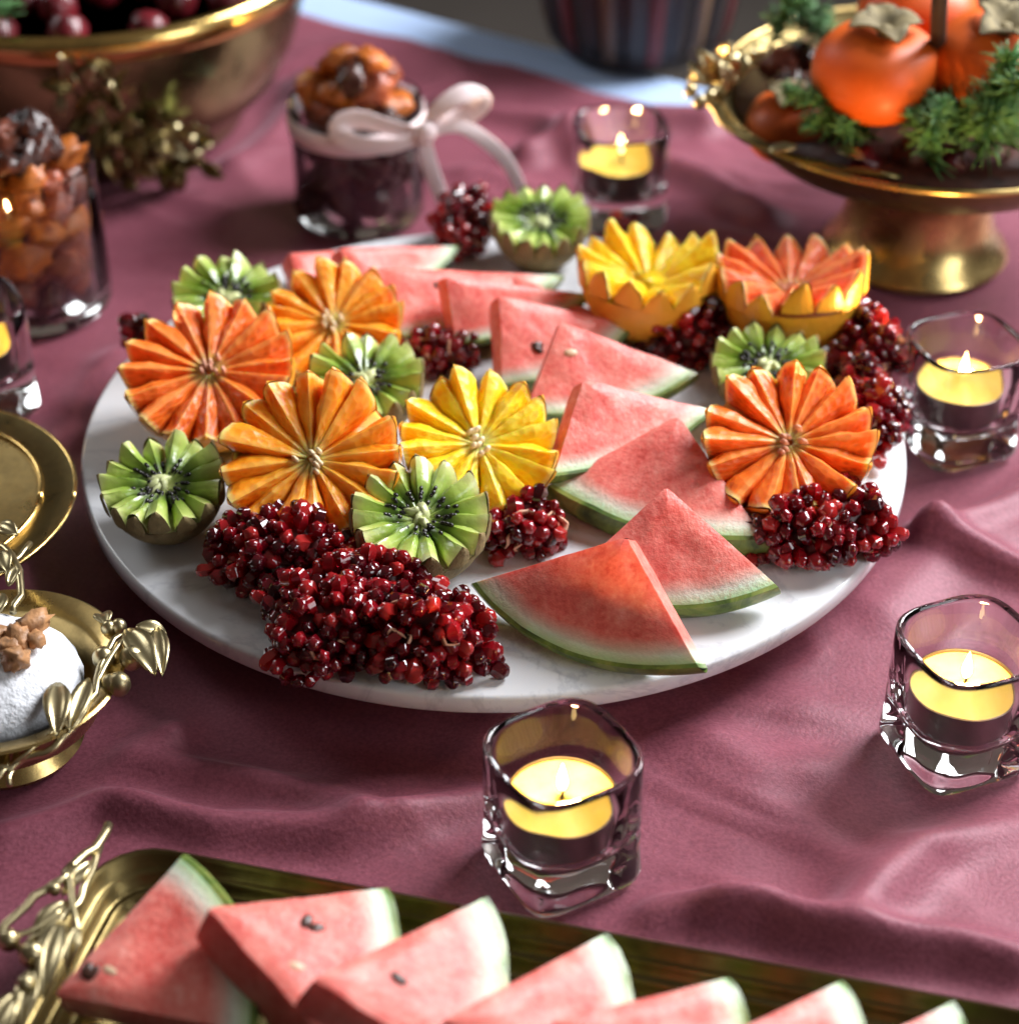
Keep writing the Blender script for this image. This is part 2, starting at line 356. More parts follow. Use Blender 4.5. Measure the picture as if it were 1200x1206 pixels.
# ------------------------------------------------------------------ setting
ZT = .030                                       # platter top
CUPS = [(660, 1018, 30), (1122, 884, 22), (1122, 521, 20), (728, 254, 10), (-18, 474, 30)]
def flat_mask(x, y):
    k = 1.0
    for px, py, _ in CUPS:
        c = U(px, py, 0); d = math.hypot(x-c.x, y-c.y); k = min(k, max(0, min(1, (d-.028)/.03)))
    for (px, py, z, r_) in ((48, 358, 0, .04), (425, 250, 0, .04), (-118, 592, .034, .04), (-4, 792, .034, .032)):
        c = U(px, py, z); d = math.hypot(x-c.x, y-c.y); k = min(k, max(0, min(1, (d-r_)/.03)))
    for cx, cy, r_ in ((-.228, .366, .085), (.232, .19, .06)):
        k = min(k, max(0, min(1, (math.hypot(x-cx, y-cy)-r_)/.03)))
    return k
FOLDS = [  # (pixel polyline, height, half width)
    ([(0, 985), (120, 950), (260, 985), (400, 985), (570, 945)], .006, .010),
    ([(150, 900), (300, 925), (420, 960)], .004, .010),
    ([(760, 1072), (900, 1085), (1000, 1120), (1110, 1128), (1200, 1150)], .007, .011),
    ([(1010, 1085), (1080, 1010), (1200, 955)], .006, .013),
    ([(840, 880), (900, 910), (980, 905)], .0025, .014),
    ([(1085, 632), (1150, 660), (1230, 690)], .0055, .010),
    ([(1090, 640), (1160, 612), (1240, 560)], .005, .011),
    ([(1040, 720), (1110, 650), (1200, 630)], .003, .02),
    ([(620, 190), (740, 150), (830, 150)], .008, .014),
    ([(270, 200), (330, 150), (360, 110)], .006, .015),
    ([(520, 130), (640, 150), (700, 200)], .005, .012),
    ([(780, 200), (830, 215), (900, 260)], .006, .014),
    ([(0, 930), (60, 915), (200, 870)], .004, .012),
    ([(140, 420), (90, 470), (80, 520)], .003, .014),
    ([(560, 1010), (640, 1075), (760, 1085)], .004, .01),
]
FW_ = [([U(px, py, 0) for px, py in p], h, wd) for p, h, wd in FOLDS]
def cloth_z(x, y):
    z = .0022*(noise.noise(Vector((x*9, y*9, 1)))+.5*noise.noise(Vector((x*24, y*24, 4))))+.0012
    for p, h, wd in FW_:
        d = 9
        for a_, b_ in zip(p, p[1:]):
            ax, ay, bx, by = a_.x, a_.y, b_.x, b_.y
            L = (bx-ax)**2+(by-ay)**2; t = max(0, min(1, ((x-ax)*(bx-ax)+(y-ay)*(by-ay))/L))
            d = min(d, math.hypot(x-ax-t*(bx-ax), y-ay-t*(by-ay)))
        d *= 1+.35*noise.noise(Vector((x*30, y*30, h*900)))
        if d < wd*3: z += 1.7*h*math.exp(-(d/wd)**2*1.8)
    wx = x+.02*noise.noise(Vector((x*12, y*12, 7))); wy = y+.02*noise.noise(Vector((x*12, y*12, 9)))
    for sc_, am, zz in ((7, .0042, 2.0), (13, .0024, 5.0)):
        nn = noise.noise(Vector((wx*sc_*1.0+wy*sc_*.5, wy*sc_*1.5, zz)))
        mk = max(0, min(1, .5+1.4*noise.noise(Vector((x*5, y*5, zz+20)))))
        z += am*max(0, 1-abs(nn)*4.2)**2*mk
    return z*flat_mask(x, y)-.0012
E0, E1 = U(510, 58, 0), U(830, 143, 0)          # back hem of the mauve cloth
ed = (E1-E0).normalized()                       # along the hem
en = Vector((-ed.y, ed.x, 0))                   # away from the camera
NA, NB = 370, 270; vs = []; fs = []
for i in range(NA+1):
    for j in range(NB+1):
        p = E0 + ed*(-.50+1.40*i/NA) - en*(.95*(1-j/NB))
        z = cloth_z(p.x, p.y)
        if j == NB: z -= .0
        vs.append((p.x, p.y, z))
for i in range(NA):
    for j in range(NB):
        k = i*(NB+1)+j; fs.append((k, k+NB+1, k+NB+2, k+1))
mb = MB(); mb.add(vs, fs)
tag(mb.obj('tablecloth', 'cloth'), 'mauve pink crumpled fabric cloth spread under the platter and candles', 'tablecloth')
def slab(name, mat, back, front, z0, z1):
    a_, b_ = E0+ed*-1.0, E0+ed*1.2
    q = [a_+en*front, b_+en*front, b_+en*back, a_+en*back]
    m_ = MB(); m_.add([(p.x, p.y, z0) for p in q]+[(p.x, p.y, z1) for p in q],
                      [(3, 2, 1, 0), (4, 5, 6, 7), (0, 1, 5, 4), (1, 2, 6, 5), (2, 3, 7, 6), (3, 0, 4, 7)])
    return m_.obj(name, mat, smooth=False)
tag(slab('under_cloth', 'white_cloth', .050, -1.05, -.03, -.005), 'pale blue-white cloth showing beyond the mauve hem', 'tablecloth')
m_ = MB(); m_.add([(-9, -5, -.78), (9, -5, -.78), (9, 12, -.78), (-9, 12, -.78)], [(0, 1, 2, 3)])
fl = m_.obj('floor', 'floor', smooth=False); fl['kind'] = 'structure'
tb = thing('table', 'dark wooden table hidden under the cloths', 'table', E0)
a_ = slab('table_top', 'dark_bowl', .04, -1.0, -.06, -.031)
a_.parent = tb; a_.matrix_parent_inverse = Matrix.Translation(-E0)
for sx, sy in ((-.8, .02), (.9, .02), (-.8, -.9), (.9, -.9)):
    p = ed*sx+en*sy; q = MB(); q.tube([(p.x, p.y, -.06), (p.x, p.y, -.78)], [.03, .02], 10); q.obj('leg', 'dark_bowl', tb)

# platter
pt = thing('marble_platter', 'round white marble platter raised on a low foot, covered with carved fruit', 'platter', (0, 0, 0))
q = MB(); q.lathe([(0, .0212), (.1725, .0212), (.1742, .0218), (.1750, .0230), (.1750, .0282), (.1745, .0295), (.1733, ZT), (0, ZT)], 160)
q.obj('slab', 'marble', pt, sharp=50)
q = MB(); q.lathe([(0, -.002), (.085, -.002), (.088, .002), (.088, .018), (.085, .0211), (0, .0211)], 80); q.obj('foot', 'marble', pt, sharp=40)

# ------------------------------------------------------------------ carved citrus and kiwi
def tooth_mesh(name, n, R, hi, lo, zc, splay, mats, ins=.06, rows=8, skew=.42, seed=0, pe=(1.45, .85, 1.5)):
    """one fleshy V-shaped petal pointing along +x, its heart at the fruit's axis; slot 0 flesh, slot 1 peel"""
    da = math.pi/n*(1-ins); mb = MB(); rid = da*skew
    def rim(u, sgn, s=1.0):      # u: 0 notch .. 1 ridge ; angle, radius, height
        z = lo+(hi-lo)*u
        rr = math.sqrt(max(R*R-min(z, 0)**2, 1e-9)) + splay*u**1.6 - .10*R*max(0, u-.75)**2*4
        e_ = pe[0]+pe[2]*(1-s**2.5)*min(1, 2.5*s); f = max(0, 1-u**e_)**pe[1]
        return rr, rid+(sgn*da-rid)*f, z
    NR = 9
    us = [0, .18, .36, .54, .70, .82, .91, .97, 1.0]; rows = len(us)-1
    for sgn in (-1, 1):
        vs = []; fs = []; uv = []
        for i in range(NR+1):
            s = i/NR
            for j, u in enumerate(us):
                rr, a_, z = rim(u, sgn, s)
                r = R*.05+(rr-R*.05)*s
                zz = zc+(z-zc)*s**.75
                fat = .0010*math.sin(math.pi*min(1, u*1.05))*min(1, 2.2*s*(1.15-s))          # flanks belly out a little
                nz = .0016*noise.noise(Vector((r*110+seed*9, a_*r*150, zz*140)))*min(1, s*2)
                x_, y_ = r*math.cos(a_), r*math.sin(a_)
                if 0 < u < 1: y_ += sgn*(fat+nz)
                vs.append((x_, y_, zz+nz*s)); uv.append((s, u))
        for i in range(NR):
            for j in range(rows):
                k = i*(rows+1)+j; f = (k, k+rows+1, k+rows+2, k+1)
                fs.append(f if sgn > 0 else tuple(reversed(f)))
        mb.add(vs, fs, 0, uv)
    vs = []; fs = []
    for u in us:
        r0, a0, z = rim(u, -1); r1, a1, z = rim(u, 1)
        for t in (0, .25, .5, .75, 1):
            a_ = a0+(a1-a0)*t; k = .0004+.0008*math.sin(math.pi*t)
            vs.append(((r0+k)*math.cos(a_), (r0+k)*math.sin(a_), z))
    for j in range(rows):
        for t in range(4):
            k = j*5+t; fs.append((k, k+1, k+6, k+5))
    mb.add(vs, fs, 1)
    return mb.mesh(name, mats, sharp=60)
def carved(kind, label, px, py, R, t, az, n, flesh, skin, cat, hi=.20, lo=-.20, zc=-.02, splay=.07, depth=1.0, zoff=0, core=None, seeds=False, ins=.07, skew=.5, pe=(1.7, .78, 3.2), group=None):
    zc_ = ZT+R*depth*.96+zoff
    c = U(px, py, zc_)
    o = thing(kind, label, cat, c, frame(tilt(t, az), rnd.uniform(0, 6)), group)
    hi *= R; lo *= R; zc *= R
    me = [tooth_mesh(kind+'_petal', n, R, hi*k, lo, zc, splay*R*sp_, [flesh, skin], ins=ins, skew=skew*k2, seed=k2, pe=pe) for k, sp_, k2 in ((1, 1, 1), (.8, .7, .5), (1.25, 1.2, 1.3), (.95, .4, -.2), (1.1, .8, .8))]
    for i in range(n):
        p = put('petal', me[rnd.randrange(5)], o, rot=(rnd.gauss(0, .06), rnd.gauss(0, .05), 2*math.pi*i/n+rnd.gauss(0, .035)))
    # bowl of the fruit below the notches
    prof = []
    for k in range(13):
        th = math.pi/2*k/12; z = -R*depth*math.cos(th)
        if z > lo*1.0: break
        prof.append((R*math.sin(th) if z < 0 else R, z))
    prof.append((math.sqrt(R*R-lo*lo), lo)); prof.append((math.sqrt(R*R-lo*lo)*.9, lo*1.02)); prof.append((0, zc*.6+lo*.4-.003))
    q = MB(); q.lathe(prof, 40); bo = q.obj('peel' if core is None else 'skin', [skin], o, sharp=50)
    q = MB(); q.lathe([(math.sqrt(R*R-lo*lo)*.985, lo*.98), (R*.5, (lo+zc)*.5), (0, zc-.001)], 30); q.uv = {k: (.5, .3) for k in range(len(q.v))}; q.obj('flesh', [flesh], o)
    # heart: little ragged bits of pith / the pale core
    if core is None:
        q = MB()
        for k in range(9):
            a_ = rnd.uniform(0, 6.28); r = rnd.uniform(.02, .20)*R
            q.ball((r*math.cos(a_), r*math.sin(a_), zc+.0015+rnd.uniform(0, .002)),   .0020, .0010, .0022, 6, 4, amp=.3, freq=3, seed=k)
        q.obj('pith', {'fl_blood': 'pith_p', 'fl_rust': 'pith_p'}.get(flesh, 'pith'), o)
    else:
        q = MB()
        for k in range(4):
            a_ = rnd.uniform(0, 6.28); r_ = R*.13*(k > 0)
            q.ball((r_*math.cos(a_), r_*math.sin(a_), zc+R*.05), R*rnd.uniform(.14, .25), R*rnd.uniform(.06, .10), R*rnd.uniform(.08, .13), 10, 7, amp=.4, freq=2, seed=px+k, rot=Matrix.Rotation(rnd.uniform(0, 3), 3, 'Z'))
        q.obj('core', core, o)
    if seeds:
        q = MB()
        for k in range(220):
            a_ = rnd.uniform(0, 6.28); r = rnd.uniform(.22, .55)*R; ph = (a_*n/(2*math.pi)) % 1; u = 1-abs(2*ph-1)
            z = zc+((lo+(hi-lo)*(1-u))-zc)*(r/R)**.9
            q.ball((r*math.cos(a_), r*math.sin(a_), z+.0006),   .0014, .0009, .0009, 6, 4, rot=Matrix.Rotation(a_, 3, 'Z'))
        so = q.obj('seeds', 'seed', o); so['kind'] = 'stuff'
    return o
M['pith'] = plain('pale_pith', (.88, .72, .46), .6, var=.1)
M['pith_p'] = plain('rosy_pith', (.70, .34, .22), .6, var=.2)
G1 = 'carved citrus halves on the platter'
carved('carved_orange', 'rusty blood orange half cut in petals beside a kiwi at the platter edge', 246, 436, .0345, 22, -100, 16, 'fl_rust', 'pe_orange', 'orange', group=G1)
carved('carved_orange', 'bright orange half cut in petals with watermelon slices behind it', 393, 380, .029, 26, -95, 16, 'fl_orange', 'pe_orange', 'orange', group=G1)
carved('carved_orange', 'large bright orange half with pale heart tilted forward above pomegranate seeds', 367, 540, .0335, 36, -95, 16, 'fl_orange', 'pe_orange', 'orange', zoff=.002, group=G1)
carved('carved_orange', 'bright yellow carved orange half between kiwi and watermelon slices', 564, 522, .0305, 24, -75, 16, 'fl_yellow', 'pe_yellow', 'orange', group=G1)
carved('carved_orange', 'hollow yellow orange half with zigzag rim standing next to the blood orange cup', 765, 322, .0315, 4, 90, 14, 'fl_yellow', 'pe_yellow', 'orange', hi=.34, lo=-.08, zc=-.24, splay=.03, group=G1)
carved('carved_orange', 'upright blood orange cup with zigzag peel rim near the persimmon bowl', 931, 332, .0330, 6, 90, 14, 'fl_blood', 'pe_yellow', 'orange', hi=.34, lo=-.08, zc=-.16, splay=.02, group=G1)
carved('carved_orange', 'red brown carved blood orange half in front of a kiwi beside watermelon', 929, 520, .0325, 30, -95, 16, 'fl_rust', 'pe_orange', 'orange', group=G1)
G2 = 'carved kiwi halves on the platter'
KW = dict(flesh='kiwi', skin='kiwi_skin', cat='kiwi', hi=.28, lo=-.16, zc=-.03, splay=.02, core='kiwi_core', seeds=True, ins=.17, skew=.25, pe=(2.4, .75, 2.5), group=G2)
carved('carved_kiwi', 'dull green kiwi half alone at the bare shaded rim of the marble', 193, 571, .0238, 10, -110, 15, **KW)
carved('carved_kiwi', 'kiwi half with white heart peeking from behind two orange flowers', 268, 350, .0236, 10, -90, 15, **KW)
carved('carved_kiwi', 'kiwi half squeezed between three oranges, mostly hidden', 430, 449, .0240, 8, -90, 15, **KW)
carved('carved_kiwi', 'largest kiwi half with black seeds beside the pomegranate pile', 495, 611, .0260, 10, -85, 15, **KW)
carved('carved_kiwi', 'kiwi half at the far rim beside the yellow orange cup', 636, 262, .0232, 10, -90, 15, **KW)
carved('carved_kiwi', 'kiwi half wedged between two blood oranges', 904, 432, .0235, 8, -90, 15, **KW)

# ------------------------------------------------------------------ pomegranate chunks
q = MB(); rr = []
for i, (rad, z) in enumerate(((.05, -1.05), (.42, -.9), (.78, -.45), (.98, .12), (.92, .58), (.55, .9), (.08, 1.0))):
    rr.append([(rad*.0034*math.cos(j*math.pi*.4+.25*i)*(1+.08*((i+j) % 2)), rad*.0031*math.sin(j*math.pi*.4+.25*i)*(1+.08*((i+j) % 2)), z*.0043) for j in range(5)])
q.rings(rr); q.v = [tuple(v) for v in q.v]
ARIL = q.mesh('aril', 'aril', sharp=55)
def chunk(label, px, py, rx, ry, rz, rotz=0, seed=0, zoff=0, flakes=3, gap=.0046, lob=.26):
    rx, ry, rz = (max(r_-.0035, .004) for r_ in (rx, ry, rz))
    rg = random.Random(seed); c = U(px, py, ZT+rz*.55+.001+zoff)
    o = thing('pomegranate_chunk', label, 'pomegranate', c, (0, 0, R_(rotz)), 'pomegranate chunks on the platter')
    def surf(d):
        k = 1+lob*noise.noise(d*2.3+Vector((seed*5.1, seed*2.7, seed)))*2
        return Vector((d.x*rx*k, d.y*ry*k, d.z*rz*k))
    q = MB(); rr = []
    for i in range(13):
        th = math.pi*i/12
        rr.append([surf(Vector((max(.02, math.sin(th))*math.cos(a_), max(.02, math.sin(th))*math.sin(a_), -math.cos(th))))*.84 for a_ in [2*math.pi*j/20 for j in range(20)]])
    q.rings(rr); q.v = [(v[0], v[1], max(v[2], -rz*.52-zoff)) for v in q.v]
    q.obj('core', 'pulp', o)
    pts = []; tries = 0
    while tries < 7000:
        tries += 1
        d = Vector((rg.gauss(0, 1), rg.gauss(0, 1), rg.gauss(0, 1)))
        if d.length < .01: continue
        d.normalize()
        p = surf(d)
        if p.z < -rz*.42-zoff: continue
        p *= 1+rg.uniform(-.05, .02)
        if all((p-s_).length_squared > gap*gap for s_, _ in pts): pts.append((p, d))
    for p, d in pts:
        dd = (Vector((d.x/rx, d.y/ry, d.z/rz)).normalized()+Vector((rg.gauss(0, .4), rg.gauss(0, .4), rg.gauss(0, .4)))).normalized()
        s_ = rg.uniform(.82, 1.16)
        put('aril', ARIL, o, p, frame(dd, rg.uniform(0, 6)), (s_*rg.uniform(.85, 1.15), s_*rg.uniform(.85, 1.15), s_*rg.uniform(.9, 1.25)))
    for k in range(flakes):
        d = Vector((rg.gauss(0, 1), rg.gauss(-.3, 1), abs(rg.gauss(.5, .5)))).normalized(); p = surf(d)*.99
        t1 = d.orthogonal().normalized(); t1 = Quaternion(d, rg.uniform(0, 6)) @ t1; L = rg.uniform(.006, .013)
        g = [[p+t1*(L*(i/5-.5))+d.cross(t1)*(.002*math.sin(i*1.3+k))+d*(.0035*math.sin(math.pi*i/5)*j/2-.001) for j in range(3)] for i in range(6)]
        q = MB(); q.sheet(g, .0008); q.obj('membrane', 'membrane', o)
    return o
chunk('pomegranate chunk under the large orange half, beside bare marble', 342, 660, .032, .019, .020, -8, 1)
chunk('bright red pomegranate chunk spilling over the platter rim in the pile', 398, 735, .026, .026, .020, 10, 2, flakes=2)
chunk('dark pomegranate chunk of the pile nearest the yellow-rinded watermelon slice', 497, 752, .025, .021, .021, -15, 3, flakes=5)
chunk('red pomegranate chunk bridging the pile below the largest kiwi', 440, 700, .022, .016, .020, 0, 12, flakes=1)
chunk('small pomegranate piece with pale membrane between kiwi and watermelon', 620, 626, .018, .012, .015, 25, 4, flakes=8)
chunk('dark pomegranate cluster between an orange flower and standing watermelon slices', 516, 416, .019, .013, .014, 0, 17)
chunk('loose dark pomegranate cluster beside the far kiwi under the ribbon tail', 547, 268, .0145, .018, .019, 0, 6, flakes=1)
chunk('dark shaded pomegranate chunk under the yellow orange cup', 808, 394, .022, .018, .019, 0, 7, flakes=1)
chunk('pomegranate chunk between the upright blood orange cup and the candle glass', 1020, 412, .018, .018, .020, 0, 8)
chunk('pomegranate chunk on the bare rim facing the tealight beside the persimmon bowl', 1022, 482, .015, .028, .018, 0, 9)
chunk('pomegranate chunk overhanging the platter rim next to the mauve cloth fold', 968, 624, .028, .019, .019, 18, 10, flakes=3)
chunk('tiny pomegranate bit between the far kiwi and yellow orange cup', 735, 262, .008, .007, .008, 0, 11, flakes=0)
chunk('tiny pomegranate bit poking out behind the rusty orange at the rim', 160, 390, .007, .007, .010, 0, 13, flakes=0)

# ------------------------------------------------------------------ watermelon slices
def sheet_pt(ap, A, B, s, t, bulge):
    mid = (A+B)*.5; out = (mid-ap)
    arc = A*(1-t)**2+B*t*t+(mid+out*bulge*2)*2*t*(1-t)
    return ap+(arc-ap)*s
def melon(label, apx, Apx, Bpx, th=.0135, bulge=.20, seeds=(), group=None, sd=0, skin=.968):
    """three photo pixels with heights: heart corner, the two ends of the rind"""
    ap, A, B = (U(*p) for p in (apx, Apx, Bpx))
    nrm = (A-ap).cross(B-ap).normalized()
    if nrm.z < 0: nrm = -nrm; A, B = B, A
    if (A-ap).cross(B-ap).z < 0: A, B = B, A
    c = (ap+A+B)/3-nrm*th
    o = thing('watermelon_slice', label, 'watermelon', c, group=group)
    rg = random.Random(sd+int(apx[0])); off = rg.uniform(0, 50)
    NT = 18
    def part(name, s0, s1, ns, mat):
        q = MB(); top = []; uvs = []
        idx = {}
        vs = []; uv = []
        for side in (0, 1):
            for i in range(ns+1):
                s = s0+(s1-s0)*i/ns
                for j in range(NT+1):
                    t = j/NT; ss = max(s, .015)
                    # slightly rounded corners and soft knife-cut unevenness
                    p = sheet_pt(ap, A, B, ss, t, bulge)
                    nz = .0011*noise.noise(Vector((p.x*70+off, p.y*70, side)))+.0006*noise.noise(Vector((p.x*210, p.y*210+off, side)))
                    ed_ = min(t, 1-t)*ss*9
                    rn = .0016*max(0, 1-ed_)**2+.0012*max(0, 1-ss*14)
                    dep = (th if side else 0)
                    inw = 1.0
                    if side and s1 >= .999: dep -= .0
                    p2 = p-nrm*(dep+(-1 if side else 1)*rn)+nrm*nz
                    vs.append(p2-c); uv.append((s, t))
        W = NT+1; N = (ns+1)*W; fs = []
        for i in range(ns):
            for j in range(NT):
                k = i*W+j; f = (k, k+W, k+W+1, k+1)
                fs.append(f); fs.append(tuple(N+x for x in reversed(f)))
        # edges split in three rows so the cut sides and the rind bulge a bit
        def wall(ix, outward, amp):
            base = len(vs); rows = []
            for r_ in range(1, 4):
                row = []
                for k in ix:
                    a_, b_ = vs[k], vs[N+k]; f_ = r_/4
                    p = a_.lerp(b_, f_)+outward(k)*amp*math.sin(math.pi*f_)
                    row.append(len(vs)); vs.append(p); uv.append(uv[k])
                rows.append(row)
            seq = [list(ix)]+rows+[[N+k for k in ix]]
            for a_, b_ in zip(seq, seq[1:]):
                for k in range(len(ix)-1): fs.append((a_[k], b_[k], b_[k+1], a_[k+1]))
        oc = lambda k: (vs[k]-(ap-c)).normalized()
        wall([i*W for i in range(ns+1)], lambda k: -(B-A).normalized(), .0006)
        wall([i*W+NT for i in range(ns, -1, -1)], lambda k: (B-A).normalized(), .0006)
        wall([ns*W+j for j in range(NT+1)], oc, .0022 if s1 > .99 else 0)
        if s0 > .02: wall([j for j in range(NT, -1, -1)], lambda k: -oc(k), 0)
        q.add(vs, fs, 0, uv); return q.obj(name, mat, o, sharp=48)
    part('flesh', 0.0, .86, 13, 'melon'); part('rind', .86, skin, 5, 'melon'); part('skin', skin, 1.0, 2, 'skin')
    for s, t, k in seeds:
        p = sheet_pt(ap, A, B, s, t, bulge)-c
        sd_ = MB(); sd_.ball((0, 0, 0), .0031, .0018, .0008, 8, 6)
        put('seed', sd_.mesh('seed', k), o, p+nrm*.0001, frame(nrm, rg.uniform(0, 6)))
    return o
G3 = 'watermelon slices fanned across the platter'
ZH, ZL = .070, .0445
melon('watermelon slice lying foremost of the fan with yellow green skin towards the square candle', (735, 632, .074), (553, 687, .046), (821, 786, .046), group=G3, bulge=.34)
melon('watermelon slice lying half under the foremost slice of the fan', (785, 572, ZH), (664, 684, .046), (917, 690, .046), group=G3, bulge=.26)
melon('big watermelon slice with a white rind corner beside the yellow orange', (798, 486, .062), (645, 570, .044), (902, 634, .0445), group=G3, bulge=.2)
melon('pale speckled watermelon slice leaning beside the red brown carved orange', (690, 446, .072), (654, 560, .050), (843, 482, .048), group=G3, bulge=.2)
melon('watermelon slice whose rind corner points at the dark shaded pomegranate', (662, 376, .070), (618, 490, .046), (823, 438, .048), group=G3, bulge=.2, seeds=[(.35, .3, 'pale_seed')])
melon('watermelon slice with a dark seed tucked under the fan by the yellow orange', (590, 346, .070), (594, 455, .042), (748, 382, .046), group=G3, bulge=.2, seeds=[(.62, .32, 'brown_seed'), (.66, .30, 'brown_seed')])
melon('narrow watermelon slice with a red cut side behind the dark pomegranate cluster', (527, 326, .069), (540, 405, .044), (700, 346, .046), group=G3, bulge=.2)
melon('flat shaded watermelon slice lying under the others beside the hollow yellow orange', (600, 318, .052), (600, 400, .038), (742, 384, .040), th=.009, group=G3, bulge=.2)
melon('watermelon slice with a grey seed hollow behind the bright orange flower', (442, 312, .066), (478, 398, .044), (665, 322, .046), group=G3, bulge=.2, seeds=[(.45, .52, 'brown_seed')])
melon('watermelon slice with pale green rind end beside the loose pomegranate cluster', (402, 290, .060), (430, 355, .040), (543, 288, .042), group=G3, bulge=.2)
melon('watermelon slice end showing behind the bright orange flower at the far rim', (342, 296, .050), (360, 345, .038), (430, 290, .040), group=G3, bulge=.2)
G4 = 'watermelon slices in the brass tray'
melon('shaded watermelon slice next to the brass leaf handle of the tray', (62, 1168, .036), (216, 1004, .050), (300, 1215, .034), th=.017, group=G4, bulge=.16, seeds=[(.22, .62, 'brown_seed'), (.30, .55, 'pale_seed'), (.2, .75, 'brown_seed')])
melon('thick watermelon slice with red cut side, second from the leaf handle', (246, 1066, .062), (459, 1043, .044), (420, 1262, .038), th=.020, group=G4, bulge=.16, seeds=[(.5, .25, 'pale_seed'), (.5, .75, 'brown_seed'), (.55, .7, 'brown_seed')])
melon('watermelon slice in the tray, third from the leaf handle, rind towards the candle', (372, 1150, .064), (577, 1053, .046), (560, 1270, .038), th=.020, group=G4, bulge=.16, seeds=[(.42, .5, 'brown_seed')])
melon('watermelon slice in the tray, fourth from the leaf handle', (530, 1196, .062), (719, 1095, .044), (720, 1310, .036), th=.020, group=G4, bulge=.16)
melon('watermelon slice in the tray, fifth from the leaf handle', (655, 1200, .060), (862, 1149, .044), (850, 1350, .036), th=.020, group=G4, bulge=.16, seeds=[(.5, .18, 'brown_seed')])
melon('watermelon slice in the tray, sixth from the leaf handle', (820, 1236, .060), (997, 1151, .044), (1000, 1380, .036), th=.020, group=G4, bulge=.16)
melon('watermelon slice tip in the tray, farthest from the leaf handle', (950, 1262, .060), (1125, 1178, .044), (1130, 1400, .036), th=.020, group=G4, bulge=.16)

# ------------------------------------------------------------------ brass ornaments
def leaf_grid(base, direction, normal, L, W, curl=.25, n=8):
    d = Vector(direction).normalized(); nn = Vector(normal); nn = (nn-d*nn.dot(d)).normalized(); sd = d.cross(nn); g = []
    for i in range(n+1):
        t = i/n; wd = W*math.sin(math.pi*min(1, t*.97+.03))**.8*(1-.25*t)
        g.append([Vector(base)+d*(L*t)+sd*(wd*k)+nn*(L*curl*math.sin(math.pi*t*.8)-abs(k)*wd*-.45) for k in (-1, -.5, 0, .5, 1)])
    return g
def leaf(parent, base, direction, normal, L, W, mat='brass_pale', curl=.12, th=.0008):
    q = MB(); q.sheet(leaf_grid(base, direction, normal, L, W, curl), th); return q.obj('leaf', mat, parent)
def twig(parent, pts, r0, r1, mat='brass_pale', name='branch'):
    q = MB(); n_ = len(pts); P = []
    for i in range(n_-1):
        for k in range(3): P.append(Vector(pts[i]).lerp(Vector(pts[i+1]), k/3))
    P.append(Vector(pts[-1]))
    P = [p+Vector((rnd.gauss(0, .0004), rnd.gauss(0, .0004), rnd.gauss(0, .0004))) for p in P]
    q.tube(P, [r0+(r1-r0)*i/(len(P)-1) for i in range(len(P))], 8); return q.obj(name, mat, parent)
def berry(parent, p, r, mat='brass_pale'):
    q = MB(); q.ball(p, r, r, r*1.1, 12, 8); return q.obj('berry', mat, parent)

# brass tray
T0 = U(128, 985, .024); T1 = U(1200, 1186, .024); td = (T1-T0); td.z = 0; td.normalize(); tn = Vector((td.y, -td.x, 0))   # tn: towards the camera
tr = thing('brass_tray', 'long brass tray with fluted rim and leafy handle, filled with watermelon', 'tray', (T0.x, T0.y, 0))
LX, LY = .46, .20
def rect_ring(inset, z, rad, n=6):
    x0, x1, y0, y1 = inset, LX-inset, inset, LY-inset; r = max(rad-inset*.6, .004); out = []
    for cx, cy, a0 in ((x1-r, y1-r, 0), (x0+r, y1-r, 90), (x0+r, y0+r, 180), (x1-r, y0+r, 270)):
        for k in range(n+1):
            a_ = R_(a0+90*k/n); out.append(td*(cx+r*math.cos(a_))+tn*(cy+r*math.sin(a_))+Vector((0, 0, z)))
    return out
prof = [(.004, .000), (.0, .021), (.0004, .0236), (.0018, .0244), (.0032, .0232), (.0042, .0196), (.0056, .0190), (.0068, .0204), (.0080, .0192), (.0090, .0166), (.0106, .0160), (.0120, .0172), (.0134, .0160), (.0146, .0134), (.0164, .0128), (.018, .0140), (.0198, .0122), (.024, .006), (.030, .004), (.05, .0035)]
q = MB(); q.rings([rect_ring(i_, z_, .022) for i_, z_ in prof], (True, True)); q.obj('body', 'brass_dark', tr, sharp=60)
def tl(px, py, z): return U(px, py, z)-Vector((T0.x, T0.y, 0))
hb = [tl(128, 972, .026), tl(112, 1000, .028), tl(82, 1022, .030), tl(75, 1035, .031), tl(40, 1055, .031), tl(8, 1090, .030), tl(-15, 1130, .026)]
twig(tr, hb, .0017, .0013)
twig(tr, [tl(82, 1022, .030), tl(84, 1060, .031), tl(92, 1095, .030), tl(82, 1135, .027)], .0015, .0008)
twig(tr, [tl(120, 1000, .026), tl(100, 1040, .029), tl(90, 1065, .030), tl(45, 1100, .030), tl(20, 1120, .028)], .0014, .0012)
twig(tr, [tl(75, 1070, .030), tl(45, 1090, .031), tl(10, 1110, .030)], .0012, .0009)
twig(tr, [tl(50, 1130, .028), tl(20, 1190, .024), tl(0, 1230, .02)], .0015, .001)
for (x, y), (x2, y2), L, W in (((78, 1062), (52, 1100), .018, .0045), ((72, 1085), (52, 1180), .030, .005), ((40, 1140), (28, 1206), .022, .004), ((20, 1170), (-4, 1215), .020, .005), ((108, 1015), (60, 1075), .016, .003), ((92, 1090), (80, 1140), .016, .003)):
    a_, b_ = tl(x, y, .030), tl(x2, y2, .026); leaf(tr, a_, b_-a_, (0, -.3, 1), L, W)
